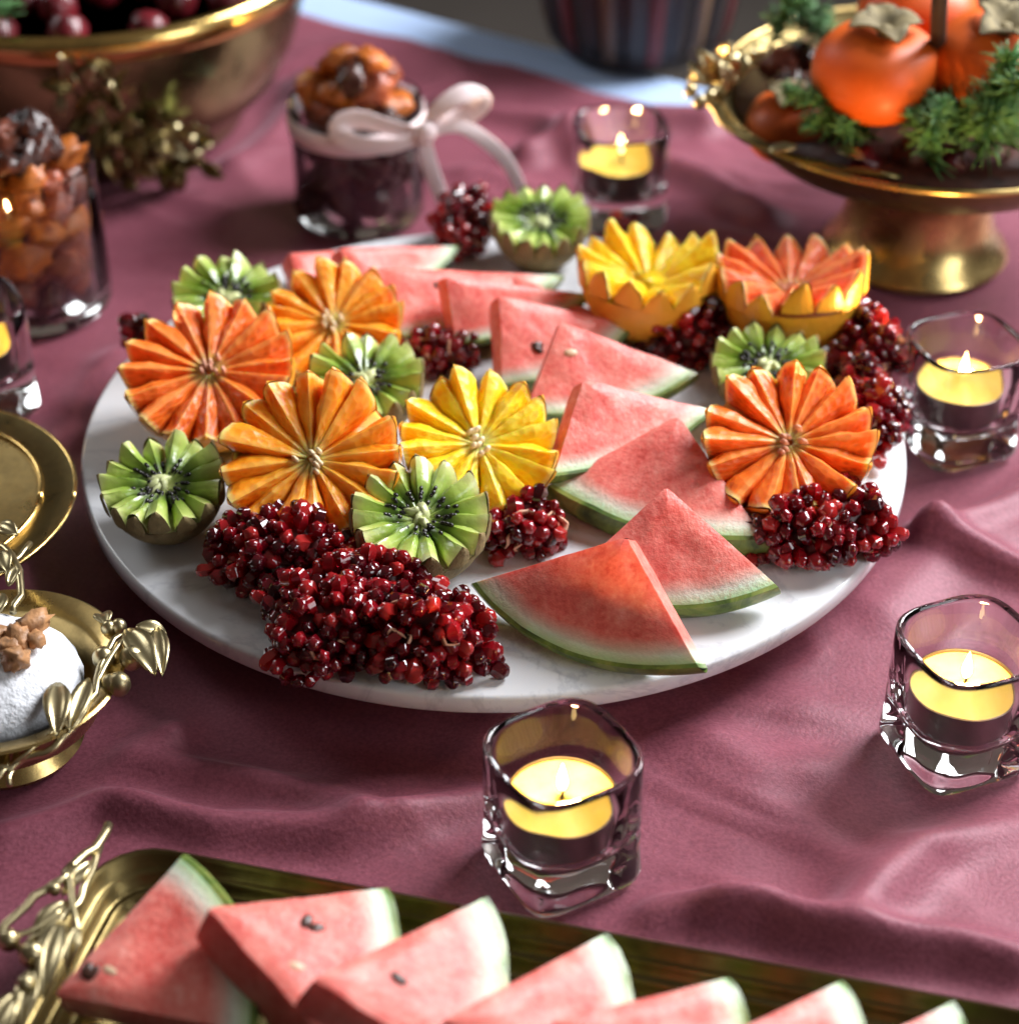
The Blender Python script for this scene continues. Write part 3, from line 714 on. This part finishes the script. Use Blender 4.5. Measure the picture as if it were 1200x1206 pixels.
for x, y, r in ((10, 1108, .0036), (38, 1125, .0042), (64, 1048, .0022), (30, 1160, .003)): berry(tr, tl(x, y, .031), r)

# dishes at the left
def lathe_obj(name, prof, mat, parent, n=72, sharp=40):
    q = MB(); q.lathe(prof, n); return q.obj(name, mat, parent, sharp=sharp)
c = U(-118, 592, .034); d1 = thing('brass_dish', 'flat dark brass dish with a bright raised inner ring beside the glass', 'dish', (c.x, c.y, 0))
lathe_obj('body', [(0, 0), (.034, 0), (.036, .004), (.030, .010), (.040, .022), (.066, .031), (.0695, .0335), (.0705, .035), (.0695, .0358), (.060, .0338), (.057, .0345), (.054, .0315), (.03, .026), (0, .025)], 'brass_dark', d1)
q = MB(); q.tube([(.0565*math.cos(a_), .0565*math.sin(a_), .0352) for a_ in [2*math.pi*k/72 for k in range(73)]], .0013, 8); q.obj('inner_ring', 'gold', d1)
q = MB(); q.tube([(.0700*math.cos(a_), .0700*math.sin(a_), .0352) for a_ in [2*math.pi*k/72 for k in range(73)]], .0009, 8); q.obj('rim', 'gold', d1)
lathe_obj('well', [(0, .0265), (.03, .0275), (.0535, .033), (.0555, .0345), (.0535, .0342), (.03, .0285), (0, .0272)], 'brass', d1)

c = U(-4, 792, .034); d2 = thing('brass_bowl', 'small brass bowl with leaf and berry branches holding the white sugared sweet', 'bowl', (c.x, c.y, 0))
c2 = c.copy()
lathe_obj('body', [(0, 0), (.026, 0), (.028, .003), (.024, .008), (.036, .018), (.0415, .031), (.0455, .0345), (.0465, .0355), (.0455, .0362), (.039, .0345), (.0365, .0320), (.030, .018), (.012, .012), (0, .0115)], 'brass', d2)
def dl(px, py, z): return U(px, py, z)-Vector((c2.x, c2.y, 0))
twig(d2, [dl(-30, 905, .030), dl(12, 905, .030), dl(28, 893, .031), dl(68, 880, .033), dl(90, 850, .036), dl(112, 815, .038), dl(118, 785, .038), dl(135, 755, .038), dl(150, 745, .037)], .0019, .0012)
twig(d2, [dl(112, 810, .038), dl(130, 775, .040), dl(142, 755, .041)], .0011, .0009)
twig(d2, [dl(20, 885, .031), dl(16, 905, .030), dl(10, 925, .028)], .0014, .001)
twig(d2, [dl(12, 905, .030), dl(40, 880, .034), dl(75, 850, .036)], .0013, .0008)
for (x, y), (x2, y2), L, W, z in (((68, 805), (66, 876), .026, .0055, .040), ((105, 800), (80, 868), .026, .004, .038), ((150, 742), (190, 812), .028, .0060, .038), ((160, 738), (185, 745), .012, .0035, .038), ((125, 735), (118, 725), .010, .004, .038), ((185, 740), (192, 810), .026, .004, .036), ((5, 880), (-20, 930), .022, .006, .03)):
    a_, b_ = dl(x, y, z), dl(x2, y2, z-.004); leaf(d2, a_, b_-a_, (.2, -.4, 1), L, W, 'brass_pale')
for x, y, r in ((122, 775, .0042), (155, 775, .0046), (140, 806, .0044), (130, 806, .0036), (128, 740, .003), (140, 738, .003)): berry(d2, dl(x, y, .037), r)
# twig over the gap between the dishes
twig(d2, [dl(-20, 640, .040), dl(8, 645, .044), dl(22, 672, .046), dl(24, 700, .046), dl(14, 722, .045)], .0018, .0014)
twig(d2, [dl(36, 640, .044), dl(14, 665, .045), dl(-10, 680, .042)], .0012, .001)
for (x, y), (x2, y2), L, W in (((0, 650), (14, 690), .014, .004), ((4, 700), (-10, 735), .014, .004), ((20, 630), (0, 622), .012, .004), ((10, 690), (30, 655), .012, .003)):
    a_, b_ = dl(x, y, .046), dl(x2, y2, .044); leaf(d2, a_, b_-a_, (.1, -.4, 1), L, W)
# sugared sweet with walnuts
sw = thing('sugared_sweet', 'domed sweet thickly dusted with white icing sugar in the brass bowl', 'sweet', (c2.x-.001, c2.y-.003, .013))
q = MB(); rr = []
for i in range(17):
    th = math.pi*i/16
    ring = []
    for j in range(36):
        a_ = 2*math.pi*j/36; d = Vector((max(.01, math.sin(th))*math.cos(a_), max(.01, math.sin(th))*math.sin(a_), -math.cos(th)))
        k = 1+.05*noise.noise(d*4)+.03*noise.noise(d*11)
        ring.append((d.x*.0325*k, d.y*.0325*k, .017+d.z*(.020 if d.z > 0 else .0165)*k))
    rr.append(ring)
q.rings(rr); q.obj('dome', 'sugar', sw)
for i, (x, y, s_) in enumerate(((38, 735, 1.15), (22, 752, 1), (18, 775, 1.1), (40, 752, .8), (8, 760, .8), (-10, 748, 1))):
    p = U(x, y, .051); q = MB(); q.ball((0, 0, 0), .0062*s_, .0045*s_, .0038*s_, 14, 9, amp=.55, freq=2.6, seed=i)
    o = put('walnut_piece', q.mesh('walnut_piece', 'walnut'), None, (p.x, p.y, .0505), (rnd.uniform(0, 1), rnd.uniform(0, 1), rnd.uniform(0, 6)))
    tag(o, 'broken brown walnut piece on top of the sugared sweet', 'walnut', 'walnut pieces on the sweet')

# ------------------------------------------------------------------ square glasses with tealights
def sq(a_, p):
    return (abs(math.cos(a_))**p+abs(math.sin(a_))**p)**(-1/p)
def cup_mesh():
    n = 72; rr = []
    outer = [(.0, 6, .0195), (.0005, 6, .0212), (.0018, 6, .0222), (.005, 6, .0226), (.010, 5.5, .0224), (.016, 5.2, .0223), (.03, 4.3, .0229), (.042, 3.7, .0234), (.0510, 3.3, .0238), (.0527, 3.3, .0237), (.0533, 3.3, .0232)]
    inner = [(.0530, 3.1, .0222), (.051, 3.0, .0217), (.04, 2.7, .0212), (.025, 2.4, .0206), (.0200, 2.2, .0203), (.0172, 2.0, .018), (.0166, 2.0, .010), (.0164, 2.0, .0001)]
    q = MB(); rr.append([(0.0001*math.cos(2*math.pi*j/n), .0001*math.sin(2*math.pi*j/n), .0012) for j in range(n)])
    rr.append([(.014*math.cos(2*math.pi*j/n), .014*math.sin(2*math.pi*j/n), .0012) for j in range(n)])
    for z, p, hw in outer+inner:
        rr.append([(hw*sq(2*math.pi*j/n, p)*math.cos(2*math.pi*j/n), hw*sq(2*math.pi*j/n, p)*math.sin(2*math.pi*j/n), z) for j in range(n)])
    q.rings(rr); return q.mesh('glass', 'glass')
CUPM = cup_mesh()
q = MB(); q.lathe([(0, 0), (.0185, 0), (.0190, .0005), (.0190, .0150), (.0193, .0156), (.0188, .0158), (.0184, .0150), (.0184, .0135), (0, .0135)], 48); TIN = q.mesh('tin', 'tin', sharp=40)
q = MB(); q.lathe([(0, .0137), (.0183, .0137), (.0183, .0146), (.0165, .0143), (.006, .0141), (0, .0139)], 48); WAX = q.mesh('wax', 'wax', sharp=60)
q = MB(); q.tube([(0, 0, .0138), (.0003, 0, .017), (.0008, .0002, .019)], [.0006, .0006, .0004], 6); WICK = q.mesh('wick', 'wick')
q = MB(); q.lathe([(0, .0178), (.0011, .0188), (.0019, .0212), (.0018, .0235), (.0010, .0268), (.0004, .0293), (0, .0305)], 16); FLAME = q.mesh('flame', 'flame')
CL = ['square glass candle holder standing between the brass tray and the platter',
      'square glass candle holder alone on the crumpled cloth by the fabric fold',
      'square glass candle holder between the pomegranate and the foot of the persimmon bowl',
      'square glass candle holder between the ribboned jar and the persimmon bowl',
      'square glass candle holder beside the flat dark brass dish']
TL = ['lit yellow tealight in the glass between tray and platter', 'lit yellow tealight in the glass alone on the crumpled cloth',
      'lit yellow tealight in the glass by the foot of the persimmon bowl', 'lit yellow tealight in the glass between ribboned jar and persimmon bowl', 'lit tealight in the glass beside the flat brass dish']
for i, ((px, py, rz), lb) in enumerate(zip(CUPS, CL)):
    c = U(px, py, 0); z0 = .0006
    g = thing('candle_holder', lb, 'candle holder', (c.x, c.y, z0), (0, 0, R_(rz)), 'square glass candle holders')
    put('glass', CUPM, g)
    k = thing('tealight', TL[i], 'candle', (c.x, c.y, z0+.0170), group='tealights in glass')
    put('tin', TIN, k); put('wax', WAX, k); put('wick', WICK, k); put('flame', FLAME, k)
    L = bpy.data.lights.new('tealight_glow', 'POINT'); L.energy = .55; L.color = (1, .60, .22); L.shadow_soft_size = .003
    lo_ = bpy.data.objects.new('tealight_glow', L); COL.objects.link(lo_); lo_.parent = k; lo_.location = (0, 0, .0335)

# ------------------------------------------------------------------ jars of dried fruit
def lump(seed, rx, ry, rz, mat, amp=.5):
    q = MB(); q.ball((0, 0, 0), rx, ry, rz, 20, 13, amp=amp, freq=2.3, seed=seed); return q.mesh('dried_fruit', mat)
LUMPS = {k: [lump(s+h, *dim, k) for s in range(3)] for h, (k, dim) in enumerate((('apricot', (.0125, .0115, .0075)), ('date', (.0125, .0075, .0070)), ('rosy', (.0105, .009, .0085)), ('berry', (.0075, .0075, .0075))))}
NM = {'apricot': 'dried_apricot', 'date': 'dried_date', 'rosy': 'dried_fruit', 'berry': 'red_berry'}
def jar(label, px, py, rad, H, weights_by_z, flabel, heap, seed, mat='glass'):
    rg = random.Random(seed); c = U(px, py, 0)
    j = thing('glass_jar', label, 'jar', (c.x, c.y, 0), (0, 0, 0))
    lathe_obj('glass', [(0, .0005), (rad*.9, .0005), (rad*.98, .003), (rad, .008), (rad, H-.002), (rad*.995, H), (rad*.96, H), (rad*.95, H-.002), (rad*.95, .012), (rad*.9, .008), (0, .0075)], mat, j, 56, 50)
    pts = []; tries = 0
    ri = rad*.95-.0095
    while tries < 5000:
        tries += 1
        z = rg.uniform(.0135, H+heap); top = max(0, z-H+.006)
        rm = ri*max(.3, .93-top/(heap+.03)) if top > 0 else ri
        a_ = rg.uniform(0, 6.28); r_ = rm*math.sqrt(rg.uniform(.05 if z > H-.014 else .30, 1)); p = Vector((r_*math.cos(a_), r_*math.sin(a_), z))
        if all((p-s_).length > .0118 for s_ in pts): pts.append(p)
    for p in pts:
        ws = weights_by_z(p.z/H, p); kind = rg.choices(list(ws), list(ws.values()))[0]
        o = put(NM[kind], rg.choice(LUMPS[kind]), None, (c.x+p.x, c.y+p.y, p.z), (rg.uniform(-.9, .9), rg.uniform(-.9, .9), rg.uniform(0, 6)), (rg.uniform(.85, 1.1)*(1.08 if kind == 'date' else 1),)*3)
        tag(o, {'apricot': 'wrinkled orange dried apricot ', 'date': 'dark shiny dried date ', 'rosy': 'rosy brown dried fruit piece ', 'berry': 'small dark red berry '}[kind]+flabel, {'apricot': 'dried apricot', 'date': 'dried date', 'rosy': 'dried fruit', 'berry': 'berry'}[kind], NM[kind].replace('_', ' ')+'s '+flabel)
    return j, c
jar('straight glass jar of mixed orange and brown dried fruit without ribbon', 48, 358, .036, .080,
    lambda t, p: {'apricot': 5, 'rosy': 3, 'date': 1.2} if .5 < t < .98 else ({'date': 4, 'berry': 3, 'rosy': 1} if t >= .98 else {'rosy': 4, 'date': 2, 'apricot': 1.2}), 'in the jar without a ribbon', .013, 3)
jr, jc = jar('glass jar with a pale pink ribbon bow, dark fruit inside and orange fruit on top', 425, 250, .0345, .066,
    lambda t, p: {'date': 1} if t < .93 else ({'apricot': 3, 'rosy': 1.5, 'date': 1.5} if p.y < .004 else {'rosy': 2, 'date': 4, 'berry': 2, 'apricot': .5}), 'in the jar tied with pink ribbon', .022, 5)
# ribbon band, knot, loops and tails
rb = MB(); rad = .0352
rb.rings([[(rr_*math.cos(a_), rr_*math.sin(a_), z_) for a_ in [2*math.pi*k/56 for k in range(56)]] for rr_, z_ in ((rad, .0505), (rad+.0007, .0505), (rad+.0012, .056), (rad+.0007, .0615), (rad, .0615), (rad, .0505))], (False, False))
ribbon = rb.obj('ribbon', 'ribbon', jr)
def jl(px, py, dy):
    """pixel on the vertical plane dy metres in front of the jar axis"""
    d = FW + Vector((1, 0, 0))*((px-600)/FPX) + UP*((603-py)/FPX)
    t = (jc.y-dy-CAM.y)/d.y; p = CAM+d*t; return p-Vector((jc.x, jc.y, 0))
def strip(name, pts, widths, twist=0):
    P = [jl(x, y, dy) for x, y, dy in pts]; Q = []
    for i in range(len(P)-1):
        for k in range(4):
            t = k/4; p0 = P[max(i-1, 0)]; p1 = P[i]; p2 = P[i+1]; p3 = P[min(i+2, len(P)-1)]
            Q.append(.5*((2*p1)+(p2-p0)*t+(2*p0-5*p1+4*p2-p3)*t*t+(3*p1-p0-3*p2+p3)*t**3))
    Q.append(P[-1]); g = []
    for i, p in enumerate(Q):
        f = i/(len(Q)-1); wd = widths[0]+(widths[1]-widths[0])*math.sin(math.pi*min(1, f*1.0)) if len(widths) == 2 else widths[0]
        tg = (Q[min(i+1, len(Q)-1)]-Q[max(i-1, 0)]).normalized(); sd = tg.cross(Vector((.15, -1, .35))).normalized()
        sd = (sd+Vector((0, -.5, .3))*math.sin(f*5+twist)*.5).normalized()
        fn = tg.cross(sd).normalized(); g.append([p+sd*wd*k+fn*(.0012*h_) for k, h_ in ((-1, 0), (-.45, 1), (0, -.6), (.45, .8), (1, 0))])
    q = MB(); q.sheet(g, .0006); return q.obj(name, 'ribbon', ribbon)
strip('bow_loop', [(500, 158, .037), (460, 172, .042), (415, 168, .040), (398, 150, .036), (420, 140, .034), (460, 150, .036), (500, 158, .037)], (.0025, .0052))
strip('bow_loop', [(500, 158, .037), (515, 130, .038), (545, 110, .034), (568, 118, .03), (550, 135, .028), (520, 145, .032), (500, 158, .037)], (.0025, .0052))
strip('tail', [(502, 156, .038), (540, 148, .036), (575, 168, .034), (600, 195, .032), (618, 235, .030)], (.0028, .0036), 1)
strip('tail', [(500, 160, .038), (505, 190, .040), (515, 220, .042), (530, 250, .044)], (.003, .004), 2)
q = MB(); q.ball(jl(502, 156, .040), .0055, .0045, .006, 10, 8, amp=.2, freq=2); q.obj('knot', 'ribbon', ribbon)

# ------------------------------------------------------------------ big brass bowl, back left
c = Vector((-.228, .366, .098)); bb = thing('large_brass_bowl', 'large shiny brass bowl with bright gold rim and leaf garland at its foot', 'bowl', (c.x, c.y, 0)); bc = c
lathe_obj('body', [(0, 0), (.074, 0), (.080, .003), (.081, .008), (.084, .012), (.100, .028), (.112, .050), (.1190, .072), (.1215, .087), (.1195, .088), (.116, .074), (.105, .050), (.085, .028), (.04, .020), (0, .019)], 'brass_green', bb, 96, 50)
q = MB(); q.lathe([(.1195, .0865), (.1240, .0862), (.1280, .0895), (.1292, .0960), (.1275, .1020), (.1240, .1030), (.1215, .1010), (.1195, .0930), (.1195, .0865)], 96); q.obj('rim', 'gold', bb, sharp=70)
def bl(px, py, dy):
    d = FW + Vector((1, 0, 0))*((px-600)/FPX) + UP*((603-py)/FPX)
    t = (bc.y-dy-CAM.y)/d.y; return CAM+d*t-Vector((bc.x, bc.y, 0))
twig(bb, [bl(85, 85, .124), bl(110, 130, .114), (bl(140, 170, .104)), bl(175, 195, .094), bl(215, 190, .092), bl(250, 170, .090)], .002, .0012, 'brass_pale')
rg = random.Random(4)
for i in range(96):
    x, y = rg.choice(((90, 95), (110, 125), (130, 155), (160, 180), (195, 195), (225, 180), (175, 160), (205, 165), (150, 190), (125, 110)))
    x += rg.gauss(0, 10); y = min(205, y+rg.gauss(0, 9)); dy = .124-.036*min(1, max(0, (y-80)/125))+rg.uniform(-.002, .006)
    p = bl(x, y, dy)
    if i % 3 == 0: berry(bb, p, rg.uniform(.003, .0046))
    else: leaf(bb, p, (rg.gauss(0, 1), -.3, rg.gauss(0, 1)), (rg.gauss(0, .4), -1, .6), rg.uniform(.012, .022), rg.uniform(.003, .0055), rg.choice(('brass_pale', 'brass_dark', 'brass_dark')))
rg = random.Random(9)
pts = []
for i in range(400):
    a_ = rg.uniform(0, 6.28); r_ = .108*math.sqrt(rg.random()); p = Vector((r_*math.cos(a_), r_*math.sin(a_)))
    if all((p-s_).length > .0205 for s_ in pts): pts.append(p)
q = MB(); q.ball((0, 0, 0),   .0105, .0105, .010, 14, 10, amp=.22, freq=2.4); BER = q.mesh('red_fruit', 'berry')
def pix(p):
    d = Vector(p)-CAM; z = d.dot(FW); return 600+FPX*d.x/z, 603-FPX*d.dot(UP)/z
for p in pts:
    _x, _y = pix((bc.x+p.x, bc.y+p.y, .105))
    if _y < -220: continue
    o = put('red_fruit', BER, None, (bc.x+p.x, bc.y+p.y, .094+.012*(1-(p.length/.11)**2)), (rg.random(), rg.random(), 0))
    tag(o, 'round dark red fruit heaped in the large brass bowl', 'fruit', 'red fruits in the large brass bowl')
m_ = MB(); m_.lathe([(0, .065), (.1055, .067), (.108, .073), (.10, .083), (0, .087)], 40)
fb = tag(m_.obj('fruit_bed', 'pulp'), 'dark packed layer of red fruit filling the large brass bowl', 'fruit'); fb.location = (bc.x, bc.y, 0)

# green sprigs
def sprig(label, base, tipdir, L, seed, dens=150, spread=.016, group='green sprigs'):
    rg = random.Random(seed); b0 = Vector(base); d = Vector(tipdir).normalized()
    o = thing('green_sprig', label, 'sprig', b0, group=group)
    stems = [(Vector((0, 0, 0)), d, L)]
    for k in range(6):
        t = rg.uniform(.15, .75); s = (d+Vector((rg.gauss(0, .6), rg.gauss(0, .6), rg.gauss(0, .35)))).normalized(); stems.append((d*L*t, s, L*.5*rg.uniform(.6, 1)))
    q = MB(); nq = MB()
    for p, dd, l_ in stems:
        q.tube([p, p+dd*l_*.5+Vector((0, 0, .001)), p+dd*l_], [.0009, .0007, .0003], 5)
        for k in range(int(dens*l_/L*.5)):
            t = rg.uniform(.08, 1); pp = p+dd*l_*t; nd = (dd*.7+Vector((rg.gauss(0, .6), rg.gauss(0, .6), rg.gauss(.1, .5)))).normalized(); ll = spread*rg.uniform(.4, 1)*(1.1-.5*t)
            nq.tube([pp, pp+nd*ll*.6, pp+nd*ll+Vector((0, 0, -.001))], [.0007, .0006, .0002], 4)
    q.obj('stem', 'twig', o); no = nq.obj('needles', 'needle', o); no['kind'] = 'stuff'
    return o
sprig('green sprig at the rim of the large brass bowl', U(12, 28, .110), (-.5, .2, .5), .03, 1, group=None)

# ------------------------------------------------------------------ brass compote with persimmons, right
cc = U(1100, 110, .088); cp = thing('brass_compote', 'footed brass bowl with leaf handle, heaped with persimmons and green sprigs', 'compote', (cc.x, cc.y, 0))
lathe_obj('foot', [(0, 0), (.046, 0), (.048, .003), (.0465, .006), (.042, .010), (.038, .022), (.0365, .036), (.038, .046), (.042, .0505), (0, .0505)], 'brass', cp, 72, 50)
lathe_obj('bowl', [(0, .0508), (.042, .0508), (.066, .057), (.090, .069), (.105, .083), (.1085, .0885), (.1055, .0885), (.1015, .083), (.086, .072), (.06, .063), (0, .060)], 'brass_dark', cp, 96, 50)
q = MB(); q.tube([(.1075*math.cos(a_), .1075*math.sin(a_), .0890) for a_ in [2*math.pi*k/80 for k in range(81)]], .0018, 8); q.obj('rim', 'brass', cp)
def cl(px, py, z): return U(px, py, z)-Vector((cc.x, cc.y, 0))
twig(cp, [cl(835, 115, .090), cl(850, 140, .090), cl(880, 165, .091), cl(930, 185, .091), cl(990, 200, .091), cl(1060, 208, .091)], .0028, .0016, 'brass_dark')
twig(cp, [cl(850, 110, .094), cl(880, 75, .100), cl(890, 55, .104)], .0015, .001)
rg = random.Random(21)
for k in range(11):
    x = 845+rg.gauss(0, 16); y = 92+rg.gauss(0, 13)
    leaf(cp, cl(x, y, .093+rg.uniform(0, .006)), (rg.uniform(-1, .6), rg.gauss(0, .5), rg.uniform(.0, .9)), (rg.gauss(0, .3), -1, .8), rg.uniform(.012, .022), rg.uniform(.003, .0055))
leaf(cp, cl(852, 85, .098), (1, .1, .45), (0, -1, .5), .026, .004)
for k in range(6): berry(cp, cl(840+rg.gauss(0, 14), 105+rg.gauss(0, 8), .093), .0034)
leaf(cp, cl(985, 175, .094), (.6, -.5, -.1), (0, -.5, 1), .016, .004); leaf(cp, cl(905, 178, .094), (1, 0, .1), (0, -.5, 1), .014, .003)
def persimmon(label, px, py, z, r, seed):
    c = U(px, py, z); rg = random.Random(seed)
    o = thing('persimmon', label, 'persimmon', c, frame(tilt(rg.uniform(5, 14), rg.uniform(-120, -60)), rg.uniform(0, 6)), 'persimmons in the footed bowl')
    prof = []
    q = MB(); rr = []; n = 48
    for i in range(19):
        th = math.pi*i/18; z_ = -math.cos(th)*r*(.74 if i > 9 else .62); ring = []
        for j in range(n):
            a_ = 2*math.pi*j/n; lobe = 1+.025*math.cos(4*a_); rr_ = max(.0004, math.sin(th)**.62*r*lobe)
            dip = -.10*r*max(0, 1-rr_/(r*.5)) if i > 9 else 0
            ring.append((rr_*math.cos(a_), rr_*math.sin(a_), z_+dip))
        rr.append(ring)
    q.rings(rr); q.obj('flesh', 'persimmon', o)
    q = MB()
    for k in range(4):
        a_ = k*math.pi/2+.3; d = Vector((math.cos(a_), math.sin(a_), .18)); q.sheet(leaf_grid((0, 0, r*.655), d, (0, 0, 1), r*.62, r*.30, .22), .0012)
    q.tube([(0, 0, r*.62), (0, .001, r*.80)], [.0035, .0028], 8); q.obj('calyx', 'calyx', o)
persimmon('whole orange persimmon with a dry calyx in the open next to the dark stem', 1033, 86, .122, .0300, 1)
persimmon('orange persimmon beside the dark stem behind the feathery sprig', 1168, 82, .124, .031, 2)
persimmon('orange persimmon lying behind the other two in the footed bowl', 1080, 18, .124, .030, 3)
persimmon('small shaded persimmon by the leaf handle of the footed bowl', 930, 150, .082, .022, 4)
q = MB(); q.tube([U(1100, 100, .098), U(1104, 55, .135), U(1106, 10, .165), U(1110, -40, .2)], [.0042, .004, .0038, .003], 10)
tag(q.obj('branch_stick', 'twig'), 'dark upright stem between the persimmons', 'stem')
sprig('feathery green sprig hanging over the rim below the open persimmon', U(1030, 165, .092), (-.8, -.1, .6), .042, 11, 420, .016)
sprig('small pale green sprig on the rim between the two larger sprigs', U(1090, 195, .090), (.05, -.2, 1), .034, 12, 300, .016)
sprig('bushy green sprig in front of the persimmon beside the dark stem', U(1150, 195, .090), (.1, -.1, 1), .058, 13, 620, .022)
sprig('bushy green sprig lying flat along the rim beside the feathery upright sprig', U(1170, 170, .094), (.9, 0, .4), .05, 14, 420, .022)
sprig('dark green sprig behind the leaf handle of the footed bowl', U(905, 60, .098), (.3, .2, .6), .03, 15, 160)
sprig('green sprig resting by the calyx of the open persimmon', U(975, 50, .10), (-.5, .2, .6), .024, 16, 120)
for i, (x, y, k) in enumerate(((915, 75, 'rosy'), (925, 100, 'date'), (950, 70, 'date'), (945, 110, 'date'), (1015, 190, 'berry'), (1075, 180, 'rosy'), (1118, 190, 'berry'), (985, 150, 'rosy'), (1130, 150, 'berry'))):
    p = U(x, y, .088)
    o = put(NM[k], LUMPS[k][i % 3], None, p, (rnd.random(), rnd.random(), rnd.random()*6))
    tag(o, {'rosy': 'rosy dried fruit piece ', 'date': 'dark dried date ', 'berry': 'small red berry '}[k]+'among the persimmons in the footed bowl', {'rosy': 'dried fruit', 'date': 'dried date', 'berry': 'berry'}[k], 'small fruit in the footed bowl: '+k)
m_ = MB(); m_.lathe([(0, .061), (.06, .0645), (.086, .0735), (.0985, .0835), (.07, .086), (0, .088)], 40)
o = m_.obj('fruit_bed', 'bed'); o.location = (cc.x, cc.y, 0); tag(o, 'dark reddish layer of dried fruit lining the footed bowl', 'dried fruit')

# ------------------------------------------------------------------ dark bowl beyond the hem
c = U(750, 42, 0); db = thing('dark_bowl', 'dark staved wooden bowl standing on the pale cloth beyond the hem', 'bowl', (c.x, c.y, -.005))
lathe_obj('body', [(0, 0), (.045, 0), (.050, .003), (.058, .02), (.066, .06), (.068, .09), (.065, .09), (.06, .05), (.05, .012), (0, .01)], 'dark_bowl', db, 64, 50)
for k in range(26):
    a0 = 2*math.pi*k/26; g = []
    for i in range(7):
        z = .010+.075*i/6; r_ = .0535+.0135*(i/6)**.7+.0018
        g.append([(r_*math.cos(a0+da), r_*math.sin(a0+da), z) for da in (-.075, 0, .075)])
    q = MB(); q.sheet(g, .0015); q.obj('stave', ('red_stave', 'dark_bowl', 'tan_stave', 'dark_bowl')[k % 4], db)
